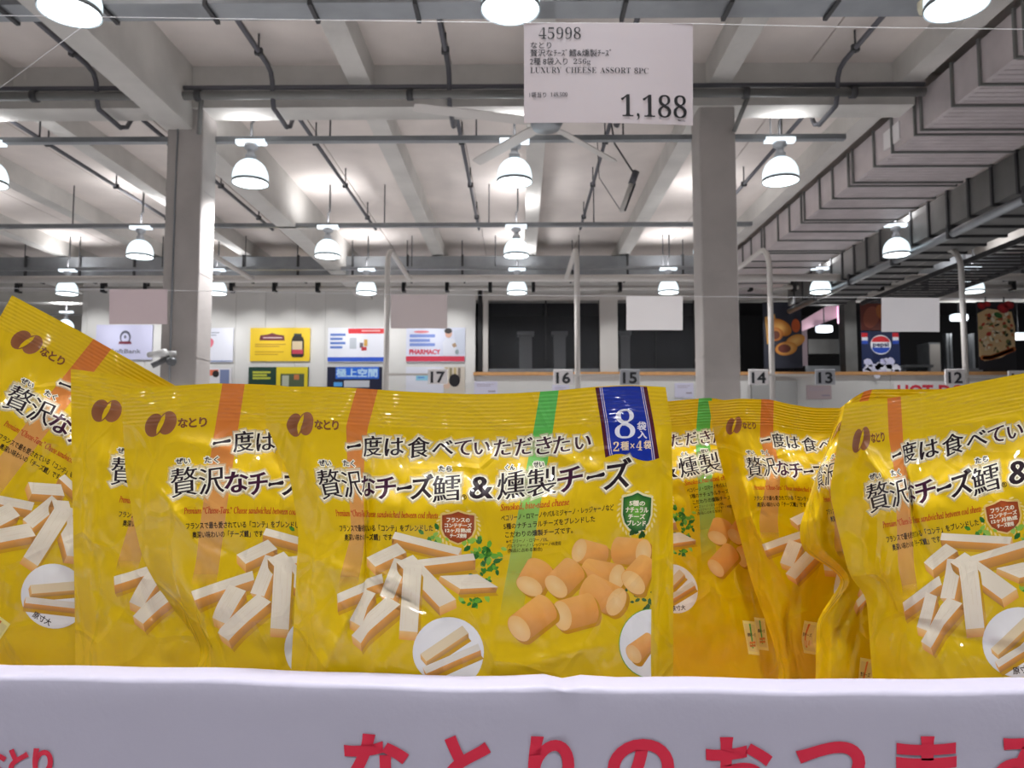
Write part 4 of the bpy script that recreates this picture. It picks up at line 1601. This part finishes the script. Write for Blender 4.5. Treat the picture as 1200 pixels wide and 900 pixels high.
shield(244, 161, 38, 38, (214, 110, 40), (150, 60, 20), (236, 200, 120), [('フランスの', 0.72), ('コンテチーズ', 0.84), ('12ヶ月熟成', 0.8), ('チーズ使用', 0.5)], 'shield_emblem', 'orange brown shield emblem with laurels')
shield(455, 147, 33, 46, (120, 190, 60), (16, 84, 36), (236, 226, 180), [('5種の', 0.55), ('ナチュラル', 0.8), ('チーズ', 0.6), ('ブレンド', 0.66)], 'shield_emblem', 'green shield emblem with laurels')

# cheese sticks (picture): coordinates of the 4.5x study crop
P = Print()
cu_ = lambda x, y: (26 + x / 4.5, 145 + y / 4.5)


def stick(P, p0, p1, w, t, layer, conv=cu_, cod=(250, 238, 214), cheese=(232, 162, 78)):
    p0, p1, w, t = [np.array(q, float) for q in (p0, p1, w, t)]
    A, B, Cc, D = p0, p1, p1 + w, p0 + w
    cv = lambda q: conv(*q)
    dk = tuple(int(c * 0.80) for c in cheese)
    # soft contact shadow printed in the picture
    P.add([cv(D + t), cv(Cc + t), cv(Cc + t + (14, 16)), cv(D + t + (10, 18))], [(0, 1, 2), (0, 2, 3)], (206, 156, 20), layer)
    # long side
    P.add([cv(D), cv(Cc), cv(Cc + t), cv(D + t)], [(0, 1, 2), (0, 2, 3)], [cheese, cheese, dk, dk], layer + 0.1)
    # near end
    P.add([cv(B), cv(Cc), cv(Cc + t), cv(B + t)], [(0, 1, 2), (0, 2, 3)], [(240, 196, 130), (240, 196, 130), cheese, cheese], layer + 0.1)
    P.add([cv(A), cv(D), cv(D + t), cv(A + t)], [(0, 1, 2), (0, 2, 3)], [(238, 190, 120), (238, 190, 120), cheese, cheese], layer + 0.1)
    # cod sheet on top with grain
    mid = tuple(int(c * 0.94) for c in cod)
    P.add([cv(A), cv(B), cv(Cc), cv(D)], [(0, 1, 2), (0, 2, 3)], [cod, mid, mid, cod], layer + 0.2)
    L = np.linalg.norm(p1 - p0)
    for k in range(9):
        s = random.uniform(0.06, 0.94)
        a, b = sorted((random.uniform(0.02, 0.98), random.uniform(0.02, 0.98)))
        q0, q1 = A + (B - A) * a + w * s, A + (B - A) * b + w * s
        hw_ = w * 0.014
        P.add([cv(q0), cv(q1), cv(q1 + hw_), cv(q0 + hw_)], [(0, 1, 2), (0, 2, 3)], (232, 214, 182), layer + 0.3)


SK = [((645, 100), (1000, 185), (-18, 36), (0, 40)), ((485, 240), (655, 160), (50, 48), (2, 46)), ((755, 250), (1062, 212), (12, 36), (0, 52)), ((885, 335), (1085, 325), (110, 70), (-10, 30)),
      ((230, 432), (572, 324), (9, 48), (4, 48)), ((560, 440), (640, 240), (75, 18), (22, 34)), ((445, 395), (330, 570), (92, 34), (4, 46)), ((740, 222), (970, 460), (-88, 40), (4, 46)), ((600, 445), (352, 650), (72, 42), (12, 44)),
      ((690, 270), (668, 625), (98, 8), (-2, 46))]
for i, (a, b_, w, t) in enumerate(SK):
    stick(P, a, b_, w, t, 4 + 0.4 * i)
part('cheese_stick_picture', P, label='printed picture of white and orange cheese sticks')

# smoked cheese cylinders (picture)
P = Print()
cv_ = lambda x, y: (266 + x / 4.5, 145 + y / 4.5)


def cylinder(P, n, f, r, layer, conv=cv_, ratio=0.62, lightend=True):
    n, f = np.array(n, float), np.array(f, float)
    r = r * 1.17
    n, f = n - (f - n) * 0.06, f + (f - n) * 0.10
    ax = f - n
    L = np.linalg.norm(ax)
    a = ax / L
    b = np.array([-a[1], a[0]])
    k = 18
    sh = []
    for i in range(k + 1):
        t = math.pi / 2 + math.pi * i / k
        sh.append(n + b * r * math.sin(t) + a * r * ratio * math.cos(t))
    for i in range(k + 1):
        t = -math.pi / 2 + math.pi * i / k
        sh.append(f + b * r * math.sin(t) + a * r * 0.5 * math.cos(t))
    cols = []
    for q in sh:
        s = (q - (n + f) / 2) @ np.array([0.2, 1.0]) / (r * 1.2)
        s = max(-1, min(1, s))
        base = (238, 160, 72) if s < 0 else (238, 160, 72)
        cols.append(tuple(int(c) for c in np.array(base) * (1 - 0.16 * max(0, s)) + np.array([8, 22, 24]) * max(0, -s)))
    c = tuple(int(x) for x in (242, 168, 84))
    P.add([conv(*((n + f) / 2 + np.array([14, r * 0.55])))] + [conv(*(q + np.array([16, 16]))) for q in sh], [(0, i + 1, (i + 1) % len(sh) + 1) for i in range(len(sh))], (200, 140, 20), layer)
    P.add([conv(*((n + f) / 2))] + [conv(*q) for q in sh], [(0, i + 1, (i + 1) % len(sh) + 1) for i in range(len(sh))], [c] + cols, layer + 0.1)
    e = [n + b * r * 0.97 * math.sin(2 * math.pi * i / 22) + a * r * ratio * 0.97 * math.cos(2 * math.pi * i / 22) for i in range(22)]
    P.add([conv(*n)] + [conv(*q) for q in e], [(0, i + 1, (i + 1) % 22 + 1) for i in range(22)], [(246, 206, 142)] + [(242, 190, 118)] * 22, layer + 0.2)


CY = [((555, 205), (660, 235), 54), ((885, 215), (765, 205), 60), ((745, 345), (605, 318), 60), ((287, 385), (335, 298), 66), ((432, 388), (512, 308), 64), ((742, 470), (612, 408), 68), ((845, 368), (915, 295), 66), ((468, 545), (598, 510), 70), ((238, 608), (362, 512), 68)]
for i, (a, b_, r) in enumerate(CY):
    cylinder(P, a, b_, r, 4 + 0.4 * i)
for q in range(len(P.V)):
    P.V[q] = (min(P.V[q][0], 474.5), P.V[q][1])
part('smoked_cheese_picture', P, label='printed picture of orange smoked cheese cylinders')

# herbs
P = Print()


def leaf(cx, cy, L, a, col):
    c, s = math.cos(a), math.sin(a)
    pts = [(0, 0), (0.3, -0.28), (0.7, -0.24), (1, 0), (0.7, 0.24), (0.3, 0.28)]
    P.poly([(min(474.5, cx + L * (x * c - y * s)), cy + L * (x * s + y * c)) for x, y in pts], col, 2.6 + random.choice((0, 0.15, 0.3)))


for k in range(150):
    if k == 106:
        part('herb_picture', P)
        P = Print()
    t = random.random()
    if k < 96:
        x, y = 252 + random.gauss(16, 9) + 6 * math.sin(t * 5), 176 + t * 76
    elif k < 106:
        x, y = 205 + random.uniform(-10, 30), 168 + random.uniform(-4, 10)
    else:
        x, y = 466 + random.gauss(0, 7) - 20 * max(0, 0.3 - t), 160 + t * 110
    x = min(x, 473)
    leaf(x, y, random.uniform(5, 12), random.uniform(0, 6.28), random.choice([(66, 140, 40), (110, 176, 50), (40, 110, 40), (150, 196, 70)]) if k < 106 else random.choice([(40, 84, 30), (60, 100, 40)]))
part('herb_picture', P)

# actual-size circles
P = Print()
P.ellipse(233, 309, 42.5, 41, (246, 244, 240), 14, 0, (238, 236, 234), 40)
c1 = lambda x, y: (233 + (x - 930) / 4.5, 309 + (y - 735) / 4.5)
stick(P, (780, 745), (1005, 595), (32, 40), (2, 26), 15, c1, (240, 220, 180), (226, 170, 96))
stick(P, (790, 815), (1090, 690), (14, 34), (4, 30), 16, c1, (240, 232, 216))
P.glyph('原寸大', 221, 246, 337, 345.5, (50, 34, 24), 17, 0.2, 0.2, 0, 0, None, 2)
part('size_circle', P, label='white circle showing an actual size cheese stick')
P = Print()
P.ellipse(474, 299, 38, 41, (120, 170, 60), 14, 0, None, 40, umax=474.5)
P.ellipse(474, 299, 37, 40, (244, 242, 240), 14.5, 0, (236, 234, 232), 40, umax=474.5)
cylinder(P, (850, 745), (930, 690), 48, 15, lambda x, y: (min(474.5, 266 + x / 4.5), 145 + y / 4.5))
part('size_circle', P, label='half hidden white circle showing a smoked cheese piece')

# little packs
for cx_, cy_, w, h, sl, st in ((158, 396, 24, 44, -0.12, (226, 120, 50)), (186, 391, 22, 42, -0.10, (226, 120, 50)), (372, 401, 24, 46, 0.12, (92, 186, 84)), (399, 396, 23, 44, 0.12, (92, 186, 84))):
    P = Print()

    def qd(k, dx=0, dy=0):
        return [(cx_ + a * w * k / 2 + b * h / 2 * sl, cy_ + b * (h * k) / 2 + a * w / 2 * 0.15) for a, b in ((-1, -1), (1, -1), (1, 1), (-1, 1))]
    P.poly(qd(1.22), (250, 238, 150), 12)
    P.poly(qd(1.0), (236, 222, 150), 13)
    q = qd(1.0)
    P.poly([(q[0][0] + w * 0.45, q[0][1] + 1), (q[0][0] + w * 0.6, q[0][1] + 1), (q[3][0] + w * 0.5, q[3][1] - 4), (q[3][0] + w * 0.35, q[3][1] - 4)], st, 13.5)
    P.glyph('燻製チーズ' if cx_ > 300 else '贅沢チーズ', cx_ - w * 0.4, cx_ + w * 0.42, cy_ - 8, cy_ - 2, TX, 14.5, 0.1, 0.1, 0, -0.1, None, 2)
    for k in range(6):
        if cx_ > 300:
            P.ellipse(cx_ - 5 + (k % 3) * 5 + 1, cy_ + 8 + (k // 3) * 5, 2.8, 2.2, (226, 146, 66), 14, 0.4, (206, 120, 50), 8)
        else:
            P.poly([(cx_ - 9 + k * 2.6, cy_ + 12), (cx_ - 5 + k * 2.6, cy_ + 4), (cx_ - 3 + k * 2.6, cy_ + 5), (cx_ - 7 + k * 2.6, cy_ + 14)], (238, 214, 170) if k % 2 else (226, 180, 110), 14 + 0.05 * k)
    part('pack_picture', P)



# ================================================================== THE BAGS
def value_noise(U, V, scale, seed):
    r = np.random.default_rng(seed)
    n = 64
    g = r.random((n, n))
    x, y = U / scale + 20, V / scale + 20
    i, j = np.floor(x).astype(int), np.floor(y).astype(int)
    fx, fy = x - i, y - j
    fx, fy = fx * fx * (3 - 2 * fx), fy * fy * (3 - 2 * fy)
    i0, j0, i1, j1 = i % n, j % n, (i + 1) % n, (j + 1) % n
    return g[i0, j0] * (1 - fx) * (1 - fy) + g[i1, j0] * fx * (1 - fy) + g[i0, j1] * (1 - fx) * fy + g[i1, j1] * fx * fy


def sstep(x, a, b):
    t = np.clip((x - a) / (b - a), 0, 1)
    return t * t * (3 - 2 * t)


UU, VV = np.meshgrid(US, VS)                 # rows v, columns u
SEAL = 41                                     # number of grid rows in the top seal


def bag(label, d0, rows, wave, y0, sv=1.0, rot=0.0, origin=None, scale=1.0, seed=1, creases=(), back=(), bulge=16.0, lean=0.006, wave_end=240.0):
    # --- x mapping by rows, y mapping
    R = np.array([np.interp(US, [p[0] for p in r[1]], [p[1] for p in r[1]]) for r in rows])
    rv = [r[0] for r in rows]
    X = np.stack([np.interp(VS, rv, R[:, k]) for k in range(len(US))], 1)
    # soften along v
    for it in range(5):
        Xp = np.concatenate([X[:1], X, X[-1:]], 0)
        Y_ = (Xp[:-2] + 2 * Xp[1:-1] + Xp[2:]) / 4
        X[SEAL:] = Y_[SEAL:]
    wv = np.interp(US, [p[0] for p in wave], [p[1] for p in wave])
    for it in range(6):
        q = np.concatenate([wv[:1], wv, wv[-1:]])
        wv = (q[:-2] + 2 * q[1:-1] + q[2:]) / 4
    Yp = VV * sv + wv[None, :] * np.clip(1 - VV / wave_end, 0, 1)
    # --- relief towards the viewer in mm
    s = UU / LW
    prof = np.clip(np.sin(np.pi * np.clip(s, 0, 1)), 0, 1) ** 0.75
    z = bulge * prof * sstep(VV, 40, 150) * (0.35 + 0.65 * sstep(LH - VV, 0, 110))
    body = sstep(VV, 44, 75)
    n1 = value_noise(UU + 0.5 * VV, VV - 0.3 * UU, 46, seed)
    n2 = value_noise(UU - 0.4 * VV, VV * 0.7, 23, seed + 5)
    n3 = value_noise(UU, VV * 0.35, 11, seed + 9)
    z += body * (2.2 * (np.abs(n1 - 0.5) * 2 - 0.3) + 0.8 * (np.abs(n2 - 0.5) * 2 - 0.3))
    # gathers running down from the seal
    z += 1.0 * (n3 - 0.5) * sstep(VV, 40, 55) * (1 - sstep(VV, 60, 150))
    # crimped seal
    seal = sstep(VV, 2, 4) * (1 - sstep(VV, 42, 45))
    z += 0.24 * np.sin(VV * 2 * np.pi / 4.6) * seal
    z += 1.6 * (value_noise(UU, VV * 0.15, 60, seed + 3) - 0.5) * (1 - body) * 2
    rc = np.random.default_rng(seed * 7)
    extra = []
    for k in range(34):
        ua, va = rc.uniform(0, LW), rc.uniform(50, LH - 60)
        an, ln = rc.normal(math.pi / 2, 0.55), rc.uniform(30, 150)
        extra.append(((ua, va), (ua + ln * math.cos(an), va + ln * math.sin(an)), rc.choice((-1, 1)) * rc.uniform(0.3, 0.95), rc.uniform(2.5, 6)))
    for (ua, va), (ub, vb), amp, w in list(creases) + extra:
        dx, dy = ub - ua, vb - va
        L2 = dx * dx + dy * dy
        t = np.clip(((UU - ua) * dx + (VV - va) * dy) / L2, 0, 1)
        dist = np.hypot(UU - ua - t * dx, VV - va - t * dy)
        fade = np.sin(np.pi * np.clip(0.08 + 0.84 * t, 0, 1))
        z += 1.7 * amp * np.exp(-(dist / w)) * fade
    for u0, u1, amp in back:                  # parts of the bag that turn away
        z -= amp * (sstep(UU, u0, u1) if u1 > u0 else (1 - sstep(UU, u1, u0))) * (0.3 + 0.7 * sstep(VV, 0, 80))
    # --- to world
    if origin is not None:
        c, s_ = math.cos(rot), math.sin(rot)
        px = origin[0] + scale * (X * c + Yp * s_)
        py = origin[1] + scale * (-X * s_ + Yp * c)
    else:
        px, py = X, y0 + Yp
    dd = d0 + lean * (1 - VV / LH) - z / 1000
    Pw = pw(px, py, dd)
    # normals
    gu, gv = np.gradient(Pw, axis=1), np.gradient(Pw, axis=0)
    N = np.cross(gv, gu)
    N /= np.linalg.norm(N, axis=-1, keepdims=True) + 1e-12
    # back film
    zb = 0.75 * bulge * prof * sstep(VV, 40, 150) * (0.35 + 0.65 * sstep(LH - VV, 0, 110)) * np.minimum(1, 1.0) + 0.5
    Pb = pw(px, py, dd + np.maximum(z * 0 + zb, 0.4) / 1000 + np.maximum(z, 0) / 1000)
    base = Pw[-1].mean(0)
    e = empty('cheese_bag', base, label, 'bag', 'yellow bags of cheese snacks in the tray')
    nu, nv = len(US), len(VS)

    def film(name, j0, j1, bottom):
        h = j1 - j0 + 1
        V = np.concatenate([Pw[j0:j1 + 1].reshape(-1, 3), Pb[j0:j1 + 1].reshape(-1, 3)])
        NV = np.concatenate([N[j0:j1 + 1].reshape(-1, 3), -N[j0:j1 + 1].reshape(-1, 3)])
        o2 = h * nu
        jj, ii = np.meshgrid(np.arange(h - 1), np.arange(nu - 1), indexing='ij')
        q = (jj * nu + ii).ravel()
        F = [np.stack(t, 1) for t in ((q, q + nu, q + nu + 1), (q, q + nu + 1, q + 1), (o2 + q, o2 + q + nu + 1, o2 + q + nu), (o2 + q, o2 + q + 1, o2 + q + nu + 1))]
        a = np.arange(h - 1) * nu
        F += [np.stack(t, 1) for t in ((a, o2 + a, o2 + a + nu), (a, o2 + a + nu, a + nu))]
        a = a + nu - 1
        F += [np.stack(t, 1) for t in ((a, o2 + a + nu, o2 + a), (a, a + nu, o2 + a + nu))]
        a = np.arange(nu - 1) + (0 if not bottom else (h - 1) * nu)
        F += [np.stack(t, 1) for t in ((a, a + 1, o2 + a + 1), (a, o2 + a + 1, o2 + a))] if not bottom else [np.stack(t, 1) for t in ((a, o2 + a + 1, a + 1), (a, o2 + a, o2 + a + 1))]
        me = np_mesh(name, V, np.concatenate(F))
        me.polygons.foreach_set('use_smooth', [True] * len(me.polygons))
        me.normals_split_custom_set_from_vertices(NV.astype(np.float32).tolist())
        me.materials.append(M_FILM)
        ob = bpy.data.objects.new(name, me)
        C.objects.link(ob)
        ob.parent = e
        ob.matrix_parent_inverse = Matrix.Translation(-Vector(e.location))
        return ob
    film('top_seal', 0, SEAL - 1, False)
    film('pouch', SEAL - 1, nv - 1, True)
    # ink
    for name, m, lab, (co, K, F) in PARTS:
        iu = np.clip(np.floor(co[:, 0] + 1e-9).astype(int), 0, nu - 2)
        iv = np.clip(np.floor(co[:, 1] + 1e-9).astype(int), 0, nv - 2)
        fu, fv = (co[:, 0] - iu)[:, None], (co[:, 1] - iv)[:, None]

        def bl(A):
            a, b, c, d = A[iv, iu], A[iv, iu + 1], A[iv + 1, iu], A[iv + 1, iu + 1]
            return np.where(fu >= fv, a + fu * (b - a) + fv * (d - b), a + fv * (c - a) + fu * (d - c))
        NN = bl(N)
        pos = bl(Pw) + NN * (0.00006 + 0.00002 * co[:, 2:3])
        o = ink_object(name, pos, K, F, m, e, NN)
        if lab:
            o['label'] = lab
    return e


FOLD = 1
bag('yellow cheese bag in the centre front with the blue 8 badge in full view', 0.54, [
    (0, [(0, 310), (28, 336), (63, 366), (118, 418), (144, 443), (170, 465), (484, 777), (493, 780)]),
    (45, [(0, 312), (28, 337), (63, 366), (118, 412), (146, 440), (170, 464), (480, 774), (493, 787)]),
    (105, [(0, 340), (57, 371), (87, 397), (119, 423), (132, 428), (147, 438), (165, 458), (480, 773), (493, 788)]),
    (170, [(0, 350), (73, 400), (107, 426), (134, 429.5), (160, 454), (480, 770), (493, 789)]),
    (220, [(0, 347), (77, 396), (118, 426), (134, 430), (160, 454), (480, 769), (493, 789)]),
    (330, [(0, 341), (77, 390), (118, 420), (140, 434), (480, 768), (493, 789)]),
    (440, [(0, 345), (493, 785)])],
    [(0, -2), (75, -2), (120, 0), (185, 4), (255, 7), (305, 6), (355, 3), (405, -2), (445, -4), (493, -1)], 455, seed=11,
    creases=(((146, 62), (128, 225), -5.0, 7), ((128, 225), (60, 330), 3.0, 10), ((128, 218), (212, 262), -4.5, 5), ((130, 210), (205, 245), 3.0, 6), ((128, 225), (30, 200), 3.0, 9), ((128, 222), (95, 290), -4.0, 5), ((478, 60), (478, 430), 3.0, 6), ((300, 330), (420, 300), 2.2, 8), ((330, 60), (430, 110), 1.6, 6), ((130, 60), (150, 130), 2.4, 7)),
    back=((60, 0, 9), (478, 493, 7)))
bag('yellow cheese bag with a shiny bronze logo, directly left of the centre bag', 0.572, [
    (0, [(0, 142), (28, 170), (147, 290), (300, 443), (493, 630)]),
    (100, [(0, 147), (57, 200), (147, 290), (300, 443), (493, 630)]),
    (160, [(0, 157), (60, 205), (147, 290), (493, 630)]),
    (205, [(0, 168), (60, 210), (100, 245), (147, 290), (493, 630)]),
    (240, [(0, 187), (77, 222), (147, 290), (493, 630)]),
    (290, [(0, 224), (77, 240), (110, 258), (147, 290), (493, 630)]),
    (313, [(0, 238), (60, 247), (120, 270), (147, 291), (493, 630)]),
    (345, [(0, 222), (60, 240), (147, 292), (493, 630)]),
    (440, [(0, 215), (147, 292), (493, 630)])],
    [(0, 5), (60, 0), (110, -3), (180, -1), (260, 10), (340, 18), (493, 22)], 452, seed=23,
    creases=(((20, 90), (95, 200), 2.6, 8), ((95, 200), (70, 330), 3.5, 9), ((70, 170), (150, 205), -2.4, 6), ((95, 200), (100, 330), -3.0, 8), ((60, 60), (140, 80), 1.5, 6)),
    back=((70, 0, 14),))
bag('yellow cheese bag mostly hidden, second from the left edge', 0.60, [
    (0, [(0, 83), (28, 110), (147, 225), (493, 560)]),
    (110, [(0, 84), (57, 131), (147, 215), (493, 560)]),
    (250, [(0, 87), (77, 132), (98, 150), (122, 168), (147, 190), (493, 540)]),
    (440, [(0, 90), (147, 190), (493, 540)])],
    [(0, 0), (57, 8), (95, 17), (200, 32), (493, 40)], 432, seed=37, wave_end=300,
    creases=(((40, 60), (30, 260), 2.6, 8), ((90, 200), (150, 320), -3.0, 9)), back=((50, 0, 8),))
bag('tilted yellow cheese bag at the left edge, its corner standing highest', 0.632, [
    (0, [(0, 0), (493, 493)]), (440, [(0, 0), (493, 493)])],
    [(0, 0), (100, -2), (250, 0), (493, 0)], 0, rot=-math.radians(29), origin=(14, 346), scale=0.92, seed=41,
    creases=(((60, 80), (200, 150), 2.4, 8), ((150, 100), (120, 260), -2.4, 8), ((230, 120), (220, 300), 2.0, 8)))
bag('yellow cheese bag at the right edge with its top rising to the right', 0.553, [
    (0, [(0, 78), (28, 88), (63, 103), (118, 128), (143, 143), (493, 490)]),
    (50, [(0, 60), (28, 80), (63, 100), (118, 126), (143, 143), (493, 490)]),
    (100, [(0, 43), (57, 85), (87, 111), (119, 135), (140, 139), (150, 142), (170, 166), (493, 490)]),
    (160, [(0, 47), (73, 100), (110, 128), (140, 136), (170, 165), (493, 490)]),
    (202, [(0, 50), (77, 104), (130, 136), (170, 168), (493, 490)]),
    (225, [(0, 66), (77, 108), (150, 150), (493, 490)]),
    (320, [(0, 57), (77, 100), (150, 150), (493, 490)]),
    (440, [(0, 55), (150, 150), (493, 490)])],
    [(0, 0), (180, 3), (250, 0), (493, -4)], 0, rot=math.radians(9.5), origin=(913, 486), scale=1.0, seed=53,
    creases=(((40, 40), (110, 120), 4.0, 12), ((128, 90), (150, 215), -4.5, 7), ((150, 215), (60, 250), 3.0, 9), ((60, 250), (260, 330), -2.6, 8), ((200, 300), (330, 330), 2.2, 8), ((180, 40), (330, 60), 1.5, 10)),
    back=((120, 0, 22),))
bag('yellow cheese bag folded behind the right edge bag', 0.63, [
    (0, [(0, 985), (60, 1000), (118, 1012), (144, 1022), (300, 1150), (493, 1310)]),
    (110, [(0, 955), (60, 957), (89, 962), (119, 976), (300, 1120), (493, 1290)]),
    (185, [(0, 936), (73, 972), (147, 1010), (493, 1280)]),
    (219, [(0, 940), (100, 985), (147, 1015), (493, 1280)]),
    (258, [(0, 990), (60, 1000), (147, 1030), (493, 1280)]),
    (316, [(0, 957), (60, 975), (147, 1010), (493, 1280)]),
    (440, [(0, 955), (165, 1012), (493, 1280)])],
    [(0, 20), (60, 8), (118, 1), (144, -2), (300, -2), (493, 0)], 458, sv=0.85, seed=61,
    creases=(((20, 100), (60, 258), 3.0, 9), ((60, 258), (10, 330), 3.5, 8), ((60, 258), (150, 230), -3.0, 7)), back=((60, 0, 14),))
bag('yellow cheese bag with a small bronze logo set back right of the centre bag', 0.745, [
    (0, [(0, 830), (28, 851), (63, 868), (118, 892), (143, 906), (197, 944), (493, 1150)]),
    (64, [(0, 838), (28, 852), (63, 869), (113, 893), (143, 911), (197, 947), (493, 1155)]),
    (112, [(0, 846), (57, 876), (87, 894), (119, 910), (147, 924), (300, 1030), (493, 1160)]),
    (200, [(0, 862), (77, 884), (147, 935), (493, 1170)]),
    (300, [(0, 880), (77, 905), (147, 950), (493, 1180)]),
    (400, [(0, 905), (158, 942), (493, 1180)]),
    (440, [(0, 912), (140, 945), (493, 1190)])],
    [(0, 2), (60, -1), (140, 0), (165, 5), (210, 10), (300, 10), (493, 10)], 468, sv=0.705, seed=71,
    creases=(((40, 120), (110, 330), 3.5, 10), ((110, 330), (60, 430), -3.0, 8), ((150, 60), (160, 200), 2.0, 8)), back=((60, 0, 10),))
bag('yellow cheese bag set back right of the centre bag, showing the green stripe', 0.80, [
    (0, [(0, 0), (493, 493)]), (64, [(0, 0), (493, 493)]), (200, [(0, 20), (360, 378), (493, 480)]), (300, [(0, 38), (233, 272), (372, 392), (493, 468)]), (475, [(0, 60), (300, 350), (493, 462)])],
    [(0, 0), (360, 0), (400, 12), (440, 30), (493, 40)], 0, rot=math.radians(5), origin=(579, 488), scale=0.71, seed=83,
    creases=(((330, 60), (380, 250), 2.0, 9), ((420, 150), (450, 420), -3.0, 9)), back=((400, 493, 10),))
